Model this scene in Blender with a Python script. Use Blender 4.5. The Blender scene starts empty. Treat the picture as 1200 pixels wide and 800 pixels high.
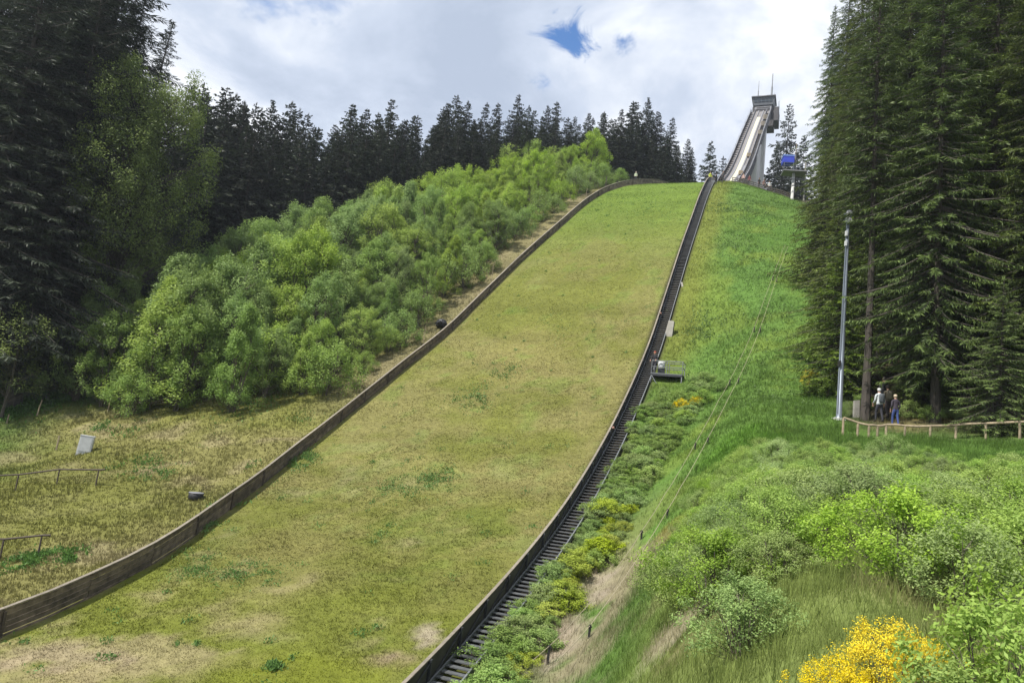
import bpy, bmesh, math, random
import numpy as np
from mathutils import Matrix, Vector

rng = np.random.default_rng(7)
random.seed(7)
R = math.radians
sc = bpy.context.scene
COL = sc.collection

# ------------------------------------------------------------------ camera
PITCH, ROLL, FPX = R(9.0), R(6.7), 867.0
FW = np.array([0, math.cos(PITCH), math.sin(PITCH)])
_u0 = np.array([0, -math.sin(PITCH), math.cos(PITCH)]); _r0 = np.array([1., 0, 0])
UP = math.cos(ROLL) * _u0 - math.sin(ROLL) * _r0
RT = math.cos(ROLL) * _r0 + math.sin(ROLL) * _u0
cd = bpy.data.cameras.new('camera'); cam = bpy.data.objects.new('camera', cd); COL.objects.link(cam)
cd.sensor_width = 36; cd.lens = 36 * FPX / 1200; cd.clip_start = 0.1; cd.clip_end = 5000
cam.matrix_world = Matrix(((RT[0], UP[0], -FW[0], 0), (RT[1], UP[1], -FW[1], 0), (RT[2], UP[2], -FW[2], 0), (0, 0, 0, 1)))
sc.camera = cam

# ------------------------------------------------------------------ sky and sun
SUN_EL = R(56)
SUN_DIR = np.array([-0.82, -0.57]); SUN_DIR /= np.linalg.norm(SUN_DIR)     # horizontal direction towards the sun
w = bpy.data.worlds.new('World'); sc.world = w; w.use_nodes = True
nt = w.node_tree; nt.nodes.clear()
def N(t, **k):
    n = nt.nodes.new(t)
    for a, b in k.items(): setattr(n, a, b)
    return n
L = lambda a, b: nt.links.new(a, b)
out = N('ShaderNodeOutputWorld'); bg = N('ShaderNodeBackground'); bg.inputs[1].default_value = 0.068
sky = N('ShaderNodeTexSky', sky_type='NISHITA', sun_disc=False, sun_elevation=SUN_EL,
        sun_rotation=math.atan2(SUN_DIR[0], SUN_DIR[1]), altitude=600, air_density=1.0, dust_density=0.6, ozone_density=1.5)
tc = N('ShaderNodeTexCoord'); sep = N('ShaderNodeSeparateXYZ'); L(tc.outputs['Generated'], sep.inputs[0])
den = N('ShaderNodeMath', operation='MAXIMUM'); L(sep.outputs[2], den.inputs[0]); den.inputs[1].default_value = 0.0
den2 = N('ShaderNodeMath', operation='ADD'); L(den.outputs[0], den2.inputs[0]); den2.inputs[1].default_value = 0.22
comb = N('ShaderNodeCombineXYZ')
for i in (0, 1):
    dv = N('ShaderNodeMath', operation='DIVIDE'); L(sep.outputs[i], dv.inputs[0]); L(den2.outputs[0], dv.inputs[1]); L(dv.outputs[0], comb.inputs[i])
def noise(scale, detail, rough, dist=0.0, off=(0, 0, 0)):
    mp = N('ShaderNodeMapping'); mp.inputs['Location'].default_value = off; L(comb.outputs[0], mp.inputs[0])
    n = N('ShaderNodeTexNoise'); n.inputs['Scale'].default_value = scale; n.inputs['Detail'].default_value = detail
    n.inputs['Roughness'].default_value = rough; n.inputs['Distortion'].default_value = dist; L(mp.outputs[0], n.inputs[0]); return n
def ramp(src, stops):
    r = N('ShaderNodeValToRGB'); L(src, r.inputs[0]); e = r.color_ramp.elements
    while len(e) < len(stops): e.new(0.5)
    for q, (p, c) in zip(e, stops): q.position = p; q.color = c if len(c) == 4 else (*c, 1)
    return r
shade = noise(2.1, 10, 0.58, 0.35, (0.9, 2.3, 0))
cloudcol = ramp(shade.outputs[0], [(0.34, (4.3, 5.0, 6.3)), (0.45, (5.6, 6.3, 7.6)), (0.53, (7.4, 7.9, 8.8)), (0.63, (10.4, 10.6, 10.9))])
def hexc(px, py):                                           # sky-plane coordinate of a direction
    d = FW + RT * (px - 600) / FPX + UP * (400 - py) / FPX; d /= np.linalg.norm(d); return d[:2] / (d[2] + 0.22)
wob = noise(7.5, 9, 0.66, 0.9, (3.1, 0.4, 0))
def hole(px, py, rad, soft, amp):
    c = hexc(px, py)
    sb = N('ShaderNodeVectorMath', operation='SUBTRACT'); L(comb.outputs[0], sb.inputs[0]); sb.inputs[1].default_value = (c[0], c[1], 0)
    ln = N('ShaderNodeVectorMath', operation='LENGTH'); L(sb.outputs[0], ln.inputs[0])
    m = N('ShaderNodeMath', operation='MULTIPLY_ADD'); L(wob.outputs[0], m.inputs[0]); m.inputs[1].default_value = amp; L(ln.outputs['Value'], m.inputs[2])
    r = N('ShaderNodeMapRange', interpolation_type='SMOOTHSTEP'); L(m.outputs[0], r.inputs[0])
    r.inputs[1].default_value = rad + amp * .5; r.inputs[2].default_value = rad + amp * .5 + soft; r.inputs[3].default_value = 0; r.inputs[4].default_value = 1
    return r
cover = noise(2.6, 8, 0.6, 0.2, (5.2, 1.1, 0))
crr = ramp(cover.outputs[0], [(0.24, (0, 0, 0)), (0.36, (1, 1, 1))])
h1 = hole(674, 44, 0.003, 0.05, 0.30); h2 = hole(640, 98, -0.012, 0.06, 0.22); h3 = hole(727, 48, -0.05, 0.07, 0.24)
mn = crr.outputs[0]
for h in (h1, h2, h3):
    q = N('ShaderNodeMath', operation='MINIMUM'); L(mn, q.inputs[0]); L(h.outputs[0], q.inputs[1]); mn = q.outputs[0]
skb = N('ShaderNodeMix', data_type='RGBA', blend_type='MULTIPLY'); skb.inputs[0].default_value = 1
L(sky.outputs[0], skb.inputs[6]); skb.inputs[7].default_value = (0.80, 1.30, 1.75, 1)
mix = N('ShaderNodeMix', data_type='RGBA'); L(mn, mix.inputs[0]); L(skb.outputs[2], mix.inputs[6]); L(cloudcol.outputs[0], mix.inputs[7])
L(mix.outputs[2], bg.inputs[0]); L(bg.outputs[0], out.inputs[0])

sl = bpy.data.lights.new('sun', 'SUN'); so = bpy.data.objects.new('sun', sl); COL.objects.link(so)
sl.energy = 4.3; sl.angle = R(1.2); sl.color = (1, 0.955, 0.88)
v = Vector((SUN_DIR[0] * math.cos(SUN_EL), SUN_DIR[1] * math.cos(SUN_EL), math.sin(SUN_EL)))
so.rotation_euler = v.to_track_quat('Z', 'Y').to_euler(); so.location = (-60, 40, 90)
sc.view_settings.view_transform = 'Standard'; sc.view_settings.look = 'None'; sc.view_settings.gamma = 1
sc.view_settings.exposure = 0.78; sc.view_settings.use_curve_mapping = False
sc.cycles.max_bounces = 6; sc.cycles.diffuse_bounces = 3; sc.cycles.transmission_bounces = 3

# ------------------------------------------------------------------ helpers
def ray(px, py):
    d = FW + RT * (px - 600) / FPX + UP * (400 - py) / FPX
    return d / d[1]
def proj(P):
    k = np.dot(P, FW); return 600 + FPX * np.dot(P, RT) / k, 400 - FPX * np.dot(P, UP) / k
def sstep(a, b, x):
    q = np.clip((np.asarray(x, float) - a) / (b - a), 0, 1); return q * q * (3 - 2 * q)
def _hash(ix, iy, seed):
    h = (ix * 374761393 + iy * 668265263 + seed * 974711) & 0x7fffffff
    h = ((h ^ (h >> 13)) * 1274126177) & 0x7fffffff
    return ((h ^ (h >> 16)) & 0xffff) / 65535.0
def vnoise(x, y, seed=0):
    x = np.asarray(x, float); y = np.asarray(y, float)
    ix = np.floor(x).astype(np.int64); iy = np.floor(y).astype(np.int64)
    fx = x - ix; fy = y - iy; fx = fx * fx * (3 - 2 * fx); fy = fy * fy * (3 - 2 * fy)
    a = _hash(ix, iy, seed); b = _hash(ix + 1, iy, seed); c = _hash(ix, iy + 1, seed); d = _hash(ix + 1, iy + 1, seed)
    return (a * (1 - fx) + b * fx) * (1 - fy) + (c * (1 - fx) + d * fx) * fy
def fbm(x, y, sc_=1.0, oc=4, seed=0):
    s = 0; a = 0.5; t = 0
    for i in range(oc):
        s = s + a * vnoise(np.asarray(x) * sc_, np.asarray(y) * sc_, seed + i * 17); t += a; a *= .5; sc_ *= 2.03
    return s / t

def pchip(xs, ys):
    xs = np.array(xs, float); ys = np.array(ys, float); h = np.diff(xs); d = np.diff(ys) / h
    m = np.zeros(len(xs)); m[0] = d[0]; m[-1] = d[-1]
    for i in range(1, len(xs) - 1):
        m[i] = 0 if d[i-1] * d[i] <= 0 else (h[i-1] + h[i]) / (h[i] / d[i-1] + h[i-1] / d[i])
    def f(x):
        x = np.asarray(x, float); xc = np.clip(x, xs[0], xs[-1]); i = np.clip(np.searchsorted(xs, xc) - 1, 0, len(xs) - 2)
        t = (xc - xs[i]) / h[i]; t2 = t * t; t3 = t2 * t
        return (2*t3-3*t2+1)*ys[i] + (t3-2*t2+t)*h[i]*m[i] + (-2*t3+3*t2)*ys[i+1] + (t3-t2)*h[i]*m[i+1]
    return f

# hill frame: s runs up the hill, t to the right of it
HA = R(22); HU = np.array([math.sin(HA), math.cos(HA)]); HN = np.array([math.cos(HA), -math.sin(HA)]); HC = np.array([29.3, 112.5])
def to_st(x, y):
    dx = np.asarray(x) - HC[0]; dy = np.asarray(y) - HC[1]; return dx * HU[0] + dy * HU[1], dx * HN[0] + dy * HN[1]
def to_xy(s, t): return HC[0] + s * HU[0] + t * HN[0], HC[1] + s * HU[1] + t * HN[1]
PROF = pchip([-260, -140, -120, -105, -97, -90, -79, -69, -60.6, -52, -43.3, -34, -23.7, -13.4, 0, 10, 20, 35, 60, 120, 300, 900],
             [-11.5, -10.6, -10.2, -9.1, -7.9, -6.4, -3.3, .8, 5.2, 10.5, 17.2, 24.5, 32.0, 39.3, 47.2, 51.2, 54, 56.5, 59, 63, 85, 160])
TR = pchip([-300, -140, 0, 40, 200, 900], [16, 8.3, 0, -2.6, -2.6, -2.6])
TL = pchip([-300, -140, -97, -92, -82, -73, -63, -57, -50, -30, -10, 0, 12, 40, 900], [-9.5, -9.5, -9.7, -10.4, -13.6, -16.2, -17.8, -18.2, -18.0, -17.0, -16.0, -13.6, -11.0, -9.6, -9.6])
BANKH = pchip([-300, -125, -115, -105, -95, -82, -70, -60, -45, -30, 0, 30, 900], [8.2, 8.2, 8.1, 7.7, 7.3, 6.0, 4.0, 2.5, 1.2, -0.2, -3.6, -5, -5])
def G(x, y):
    s, t = to_st(x, y)
    z = PROF(s); tr = TR(s); tl = TL(s); tp = t - tr; q = tl - t
    z = z + BANKH(s) * sstep(0, 1, (tp - 1.6) / (8 + 5 * sstep(-45, -18, s))) + 0.10 * np.maximum(0, tp - 13)
    z = z - 0.20 * np.maximum(0, np.minimum(q, 90) - 8) * sstep(-66, -25, s)
    rough = sstep(0.3, 3, tp) + sstep(0.3, 3, q)
    z = z + (fbm(x, y, .16, 3, 5) - .5) * 0.9 * rough + (fbm(x, y, .8, 3, 9) - .5) * (.10 + .22 * rough)
    return z
def G1(x, y): return float(G(np.array([x]), np.array([y]))[0])
def ground(px, py, dmin=4, dmax=170):
    r = ray(px, py); d = np.linspace(dmin, dmax, 5000)
    g = r[2] * d - G(r[0] * d, d); k = np.where(g < 0)[0]
    d0 = d[k[0]] if len(k) else dmax
    return Vector((r[0] * d0, d0, G1(r[0] * d0, d0)))
def at(px, py, d):
    r = ray(px, py) * d; return Vector(r)
def S3(s, t, h=0.0):
    x, y = to_xy(s, t); return Vector((x, y, float(PROF(s)) + h))

def link(name, me, mat=None, parent=None):
    o = bpy.data.objects.new(name, me); COL.objects.link(o)
    if mat is not None and me is not None:
        for m in (mat if isinstance(mat, (list, tuple)) else [mat]): me.materials.append(m)
    if parent: o.parent = parent
    return o
def tag(o, label=None, cat=None, group=None, kind=None):
    for k, v_ in (('label', label), ('category', cat), ('group', group), ('kind', kind)):
        if v_: o[k] = v_
    return o
def empty(name, loc=(0, 0, 0), rz=0.0):
    o = bpy.data.objects.new(name, None); COL.objects.link(o); o.location = loc; o.rotation_euler = (0, 0, rz); o.empty_display_size = .2; return o
def np_mesh(name, V, F, attrs=None, smooth=False):
    me = bpy.data.meshes.new(name); V = np.asarray(V, np.float32); F = np.asarray(F, np.int32)
    me.vertices.add(len(V)); me.vertices.foreach_set('co', V.ravel())
    k = F.shape[1]; me.loops.add(F.size); me.loops.foreach_set('vertex_index', F.ravel())
    me.polygons.add(len(F)); me.polygons.foreach_set('loop_start', np.arange(0, F.size, k, dtype=np.int32))
    if attrs:
        for n_, (ty, a) in attrs.items():
            at_ = me.attributes.new(n_, ty, 'POINT'); a = np.asarray(a, np.float32)
            at_.data.foreach_set('color' if ty == 'FLOAT_COLOR' else 'value', a.ravel())
    me.update(calc_edges=True); me.validate()
    if smooth: me.polygons.foreach_set('use_smooth', np.ones(len(F), bool))
    return me
class MB:
    """collects boxes, beams and tubes into one mesh"""
    def __init__(s): s.v = []; s.f = []
    def prism(s, pts_a, pts_b):
        n = len(pts_a); b = len(s.v); s.v += [tuple(p) for p in pts_a] + [tuple(p) for p in pts_b]
        s.f += [tuple(b + i for i in range(n))[::-1], tuple(b + n + i for i in range(n))]
        s.f += [(b + i, b + (i + 1) % n, b + n + (i + 1) % n, b + n + i) for i in range(n)]; return s
    def box(s, x0, x1, y0, y1, z0, z1):
        return s.prism([(x0, y0, z0), (x1, y0, z0), (x1, y1, z0), (x0, y1, z0)], [(x0, y0, z1), (x1, y0, z1), (x1, y1, z1), (x0, y1, z1)])
    def tube(s, path, rad, n=6, caps=True):
        path = [Vector(p) for p in path]; rad = rad if isinstance(rad, (list, tuple)) else [rad] * len(path); b = len(s.v)
        for i, p in enumerate(path):
            d = (path[min(i + 1, len(path) - 1)] - path[max(i - 1, 0)]).normalized()
            a = d.cross(Vector((0.31, 0.87, 0.11))); a = a.normalized() if a.length > 1e-4 else Vector((1, 0, 0)); c = d.cross(a)
            s.v += [tuple(p + (a * math.cos(6.2832 * k / n) + c * math.sin(6.2832 * k / n)) * rad[i]) for k in range(n)]
        for i in range(len(path) - 1):
            for k in range(n):
                s.f.append((b + i*n + k, b + i*n + (k+1) % n, b + (i+1)*n + (k+1) % n, b + (i+1)*n + k))
        if caps:
            s.f.append(tuple(b + k for k in range(n))[::-1]); s.f.append(tuple(b + (len(path)-1)*n + k for k in range(n)))
        return s
    def beam(s, a, b, wd, ht, up=(0, 0, 1)):
        a = Vector(a); b = Vector(b); d = (b - a).normalized(); r = d.cross(Vector(up)).normalized() * wd / 2; u = r.cross(d).normalized() * ht / 2
        return s.prism([a - r - u, a + r - u, a + r + u, a - r + u], [b - r - u, b + r - u, b + r + u, b - r + u])
    def lathe(s, prof, n=16, c=(0, 0, 0)):
        b = len(s.v)
        for r, z in prof: s.v += [(c[0] + r*math.cos(6.2832*k/n), c[1] + r*math.sin(6.2832*k/n), c[2] + z) for k in range(n)]
        for i in range(len(prof) - 1):
            for k in range(n): s.f.append((b+i*n+k, b+i*n+(k+1) % n, b+(i+1)*n+(k+1) % n, b+(i+1)*n+k))
        s.f.append(tuple(b+k for k in range(n))[::-1]); s.f.append(tuple(b+(len(prof)-1)*n+k for k in range(n))); return s
    def sweep(s, sec, smooth=False):
        """sec: list of same-length closed point rings"""
        b = len(s.v); n = len(sec[0])
        for ring in sec: s.v += [tuple(p) for p in ring]
        for i in range(len(sec) - 1):
            for k in range(n): s.f.append((b+i*n+k, b+i*n+(k+1) % n, b+(i+1)*n+(k+1) % n, b+(i+1)*n+k))
        s.f.append(tuple(b+k for k in range(n))[::-1]); s.f.append(tuple(b+(len(sec)-1)*n+k for k in range(n))); return s
    def mesh(s, name, smooth=False):
        me = bpy.data.meshes.new(name); me.from_pydata(s.v, [], s.f); me.update()
        bm = bmesh.new(); bm.from_mesh(me); bmesh.ops.recalc_face_normals(bm, faces=bm.faces); bm.to_mesh(me); bm.free()
        if smooth:
            for p in me.polygons: p.use_smooth = True
        return me
    def build(s, name, mat, parent=None, smooth=False):
        return link(name, s.mesh(name, smooth), mat, parent)

# ------------------------------------------------------------------ materials
MATS = {}
def newmat(name):
    m = bpy.data.materials.new(name); m.use_nodes = True; m.node_tree.nodes.clear(); MATS[name] = m; return m, m.node_tree
def nd(t, ty, **k):
    n = t.nodes.new(ty)
    for a, b in k.items(): setattr(n, a, b)
    return n
def simple(name, col, rough=.7, metal=0., var=.25, scale=3., bump=.15, stretch=(1, 1, 1), dark=None, coord='Object'):
    m, t = newmat(name); o = nd(t, 'ShaderNodeOutputMaterial'); b = nd(t, 'ShaderNodeBsdfPrincipled'); t.links.new(b.outputs[0], o.inputs[0])
    c = nd(t, 'ShaderNodeTexCoord'); mp = nd(t, 'ShaderNodeMapping'); mp.inputs['Scale'].default_value = stretch; t.links.new(c.outputs[coord], mp.inputs[0])
    n = nd(t, 'ShaderNodeTexNoise'); n.inputs['Scale'].default_value = scale; n.inputs['Detail'].default_value = 8; n.inputs['Roughness'].default_value = .65; t.links.new(mp.outputs[0], n.inputs[0])
    r = nd(t, 'ShaderNodeValToRGB'); t.links.new(n.outputs[0], r.inputs[0])
    d = dark or tuple(x * (1 - var) for x in col); e = r.color_ramp.elements
    e[0].position = .32; e[0].color = (*d, 1); e[1].position = .68; e[1].color = (*[min(1, x * (1 + var * .6)) for x in col], 1)
    oi = nd(t, 'ShaderNodeObjectInfo'); mr = nd(t, 'ShaderNodeMapRange'); t.links.new(oi.outputs['Random'], mr.inputs[0]); mr.inputs[3].default_value = 1 - var * .5; mr.inputs[4].default_value = 1 + var * .5
    mx = nd(t, 'ShaderNodeMix', data_type='RGBA', blend_type='MULTIPLY'); mx.inputs[0].default_value = 1; t.links.new(r.outputs[0], mx.inputs[6]); t.links.new(mr.outputs[0], mx.inputs[7])
    t.links.new(mx.outputs[2], b.inputs['Base Color']); b.inputs['Roughness'].default_value = rough; b.inputs['Metallic'].default_value = metal
    if bump:
        bp = nd(t, 'ShaderNodeBump'); bp.inputs['Strength'].default_value = bump; bp.inputs['Distance'].default_value = .02; t.links.new(n.outputs[0], bp.inputs['Height']); t.links.new(bp.outputs[0], b.inputs['Normal'])
    return m
def leafmat(name, c_lo, c_hi, trans=.35, hue=.3, rough=.55, tcol=None):
    m, t = newmat(name); o = nd(t, 'ShaderNodeOutputMaterial'); b = nd(t, 'ShaderNodeBsdfPrincipled'); tr = nd(t, 'ShaderNodeBsdfTranslucent'); ms = nd(t, 'ShaderNodeMixShader')
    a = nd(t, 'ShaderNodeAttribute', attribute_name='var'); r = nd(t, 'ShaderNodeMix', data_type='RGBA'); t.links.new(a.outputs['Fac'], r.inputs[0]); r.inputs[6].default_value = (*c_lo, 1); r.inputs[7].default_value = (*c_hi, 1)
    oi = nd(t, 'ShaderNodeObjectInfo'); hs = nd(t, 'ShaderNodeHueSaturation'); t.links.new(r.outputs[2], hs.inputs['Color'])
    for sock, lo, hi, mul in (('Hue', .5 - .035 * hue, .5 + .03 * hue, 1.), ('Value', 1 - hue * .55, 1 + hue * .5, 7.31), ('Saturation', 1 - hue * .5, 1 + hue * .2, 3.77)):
        ml = nd(t, 'ShaderNodeMath', operation='MULTIPLY'); t.links.new(oi.outputs['Random'], ml.inputs[0]); ml.inputs[1].default_value = mul
        fr = nd(t, 'ShaderNodeMath', operation='FRACT'); t.links.new(ml.outputs[0], fr.inputs[0])
        mr = nd(t, 'ShaderNodeMapRange'); t.links.new(fr.outputs[0], mr.inputs[0]); mr.inputs[3].default_value = lo; mr.inputs[4].default_value = hi; t.links.new(mr.outputs[0], hs.inputs[sock])
    t.links.new(hs.outputs[0], b.inputs['Base Color']); b.inputs['Roughness'].default_value = rough; b.inputs['Specular IOR Level'].default_value = .25
    t.links.new(hs.outputs[0], tr.inputs[0]); ms.inputs[0].default_value = trans; t.links.new(b.outputs[0], ms.inputs[1]); t.links.new(tr.outputs[0], ms.inputs[2]); t.links.new(ms.outputs[0], o.inputs[0]); return m
def attrmat(name, trans, scale, bump=0., gain=1.):
    m, t = newmat(name); o = nd(t, 'ShaderNodeOutputMaterial'); b = nd(t, 'ShaderNodeBsdfPrincipled'); b.inputs['Roughness'].default_value = .9; b.inputs['Specular IOR Level'].default_value = .1
    a = nd(t, 'ShaderNodeAttribute', attribute_name='Col'); c = nd(t, 'ShaderNodeTexCoord')
    n = nd(t, 'ShaderNodeTexNoise'); n.inputs['Scale'].default_value = scale; n.inputs['Detail'].default_value = 9; n.inputs['Roughness'].default_value = .7; t.links.new(c.outputs['Object'], n.inputs[0])
    mr = nd(t, 'ShaderNodeMapRange'); t.links.new(n.outputs[0], mr.inputs[0]); mr.inputs[1].default_value = .25; mr.inputs[2].default_value = .75; mr.inputs[3].default_value = .68 * gain; mr.inputs[4].default_value = 1.28 * gain
    mx = nd(t, 'ShaderNodeMix', data_type='RGBA', blend_type='MULTIPLY'); mx.inputs[0].default_value = 1; t.links.new(a.outputs['Color'], mx.inputs[6]); t.links.new(mr.outputs[0], mx.inputs[7])
    t.links.new(mx.outputs[2], b.inputs['Base Color'])
    if bump:
        bp = nd(t, 'ShaderNodeBump'); bp.inputs['Strength'].default_value = bump; bp.inputs['Distance'].default_value = .12; t.links.new(n.outputs[0], bp.inputs['Height']); t.links.new(bp.outputs[0], b.inputs['Normal'])
    if trans:
        tr = nd(t, 'ShaderNodeBsdfTranslucent'); ms = nd(t, 'ShaderNodeMixShader'); ms.inputs[0].default_value = trans; t.links.new(mx.outputs[2], tr.inputs[0])
        t.links.new(b.outputs[0], ms.inputs[1]); t.links.new(tr.outputs[0], ms.inputs[2]); t.links.new(ms.outputs[0], o.inputs[0])
    else: t.links.new(b.outputs[0], o.inputs[0])
    return m
M_ground = attrmat('ground_soil', 0, 2.2, .9)
M_grass = attrmat('grass_blade', .35, .7, 0, 1.12)
M_plank = simple('weathered_plank', (.155, .122, .09), .85, var=.7, scale=2.2, stretch=(1, 1, 1), bump=.5)
M_cap = simple('pale_cap_board', (.19, .165, .13), .8, var=.3, scale=4)
M_post = simple('dark_post', (.07, .055, .042), .85, var=.4, scale=5)
M_panel = simple('dark_panel', (.055, .052, .047), .75, var=.45, scale=1.6, bump=.3)
M_steel = simple('grey_steel', (.22, .23, .24), .5, .5, var=.3, scale=6)
M_tread = simple('tread_grating', (.115, .12, .125), .6, .4, var=.35, scale=9)
M_dsteel = simple('dark_steel', (.055, .058, .065), .55, .5, var=.3, scale=6)
M_galv = simple('galvanised_steel', (.19, .215, .25), .45, .6, var=.22, scale=2.5, stretch=(3, 3, .5))
M_conc = simple('concrete', (.58, .57, .55), .9, var=.18, scale=.6, stretch=(1, 1, .35))
M_white = simple('white_plastic', (.50, .51, .52), .5, var=.12, scale=4)
M_track = simple('pale_track', (.46, .44, .34), .5, var=.10, scale=1.2)
M_side = simple('pale_side_panel', (.17, .17, .185), .6, var=.2, scale=1.5)
M_deck = simple('grey_deck', (.16, .15, .15), .8, var=.3, scale=1.5)
M_clad = simple('dark_cladding', (.045, .042, .046), .7, var=.35, scale=2)
M_cabin = simple('grey_cabin', (.10, .11, .125), .6, var=.25, scale=2)
M_glass = simple('window_glass', (.04, .05, .06), .12, var=.1, scale=2, bump=0)
M_blue = simple('blue_tarpaulin', (.02, .045, .42), .6, var=.2, scale=3)
M_wood = simple('pale_wood', (.27, .215, .14), .8, var=.35, scale=6)
M_rust = simple('brown_rail', (.06, .045, .035), .8, var=.3, scale=6)
M_black = simple('black_rubber', (.018, .018, .02), .6, var=.3, scale=6)
M_rope = simple('straw_rope', (.27, .235, .16), .8, var=.2, scale=8)
M_stone = simple('pale_stone', (.32, .305, .27), .9, var=.25, scale=3)
M_pink = simple('pinkish_cloth', (.55, .30, .25), .8, var=.2, scale=9)
M_bark = simple('spruce_bark', (.055, .046, .038), .95, var=.4, scale=4, stretch=(3, 3, .6), bump=.5)
M_barkl = simple('grey_bark', (.095, .080, .062), .9, var=.4, scale=5, stretch=(3, 3, .6), bump=.4)
M_spruce = leafmat('shaded_spruce_needles', (.018, .027, .018), (.052, .068, .034), .13, .5)  # needle colour darkened to stand for cloud shade on left and back spruces
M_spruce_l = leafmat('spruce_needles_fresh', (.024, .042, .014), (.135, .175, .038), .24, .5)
M_spruce_y = leafmat('young_spruce_needles', (.04, .07, .016), (.19, .26, .045), .28, .3)
M_lime = leafmat('lime_leaves', (.19, .29, .040), (.37, .50, .075), .45, .22)
M_bluegreen = leafmat('grey_green_leaves', (.14, .225, .055), (.29, .41, .105), .42, .22)
M_beech = leafmat('olive_leaves', (.075, .112, .027), (.22, .285, .070), .36, .1)
M_willow = leafmat('willow_leaves', (.15, .24, .055), (.37, .50, .13), .45, .35)
M_bright = leafmat('bright_leaves', (.16, .28, .035), (.38, .53, .09), .45, .25)
M_broom = leafmat('broom_flowers', (.46, .36, .012), (.90, .70, .012), .25, .08)
M_broomg = leafmat('yellow_green_leaves', (.20, .26, .02), (.42, .50, .04), .35, .25)
M_weed = leafmat('weed_leaves', (.065, .135, .025), (.15, .27, .05), .3, .3)

# ------------------------------------------------------------------ ground
def lerp(a, b, k): return a + (b - a) * np.asarray(k)[..., None]
PATCH = []          # (point, radius along x, radius along y, colour, strength)
C_ = lambda *c: np.array(c, float)
def ground_colour(x, y):
    s, t = to_st(x, y); tr = TR(s); tl = TL(s); tp = t - tr; q = tl - t
    n1 = fbm(x, y, .12, 4, 21); n2 = fbm(x, y, .55, 4, 33); n3 = fbm(x, y, 2.3, 3, 41)
    inside = (tp < 0) & (q < 0)
    # landing slope
    olive = C_(.150, .160, .036); dry = C_(.205, .188, .070); green = C_(.120, .185, .028); lime = C_(.150, .178, .024); straw = C_(.30, .255, .135)
    c = np.broadcast_to(olive, x.shape + (3,)).copy()
    c = lerp(c, dry, sstep(.40, .60, n1 * .65 + n2 * .35) * .85)
    c = lerp(c, green, sstep(-48, -10, s + (n1 - .5) * 16) * .95)
    c = lerp(c, green, sstep(.60, .72, n2) * .45)
    c = lerp(c, lime, sstep(-78, -92, s + (n1 - .5) * 14) * .55)
    c = lerp(c, straw, sstep(.60, .74, n2 * .6 + n1 * .4 + .14 * sstep(-84, -95, s) * sstep(1, -7, t - 2)) * .7 * sstep(-60, -85, s))
    # left meadow
    m = np.broadcast_to(C_(.190, .180, .062), x.shape + (3,)).copy()
    m = lerp(m, C_(.26, .225, .12), sstep(.52, .70, n2) * .7)
    m = lerp(m, C_(.15, .16, .035), sstep(.46, .62, n1) * .7)
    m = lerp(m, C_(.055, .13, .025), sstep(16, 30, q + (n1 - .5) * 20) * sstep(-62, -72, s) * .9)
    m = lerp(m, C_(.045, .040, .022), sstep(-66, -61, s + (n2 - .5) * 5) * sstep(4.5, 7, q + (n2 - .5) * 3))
    m = lerp(m, C_(.20, .165, .105), sstep(-70, -60, s) * sstep(5.5, 3, q) * .55)
    # right slope
    r = np.broadcast_to(C_(.100, .178, .036), x.shape + (3,)).copy()
    r = lerp(r, C_(.150, .205, .036), sstep(.50, .64, n1 * .6 + n2 * .4) * .6)
    r = lerp(r, C_(.160, .180, .036), sstep(3.8, 1.2, tp + (n2 - .5) * 2) * sstep(-62, -50, s) * .8)
    r = lerp(r, C_(.26, .215, .145), .85 * sstep(.44, .60, n2 + .25 * np.exp(-((tp - 3.4) / 1.7) ** 2) - .12) * np.exp(-((tp - 3.2) / 2.0) ** 2) * sstep(-73, -84, s + (n1 - .5) * 10))
    near = sstep(-84, -92, s) * sstep(4.5, 7, tp)
    r = lerp(r, C_(.20, .24, .070), near * .85); r = lerp(r, C_(.27, .25, .12), near * sstep(.50, .62, n2) * .7)
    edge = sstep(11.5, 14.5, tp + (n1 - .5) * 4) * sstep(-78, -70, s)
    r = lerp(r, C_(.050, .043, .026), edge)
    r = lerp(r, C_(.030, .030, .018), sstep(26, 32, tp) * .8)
    side = np.where((tp >= 0)[..., None], r, m)
    c = np.where(inside[..., None], c, side)
    c = lerp(c, C_(.032, .028, .02), sstep(-1.5, -1.25, tp) * sstep(.3, .05, tp) * (s < 3))  # shade in the gaps under the treads, painted into the ground colour
    for p, rx, ry, col, k in PATCH:
        dd = ((x - p[0]) / rx) ** 2 + ((y - p[1]) / ry) ** 2 + (n2 - .5) * 2.2 + (n3 - .5) * 1.8
        c = lerp(c, C_(*col), sstep(1.1, .35, dd) * k)
    return np.clip(c * ((.71 + .22 * n3) * (.80 + .40 * fbm(s * .55, t * .10, 1., 4, 63)))[..., None], 0, 1)
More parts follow.
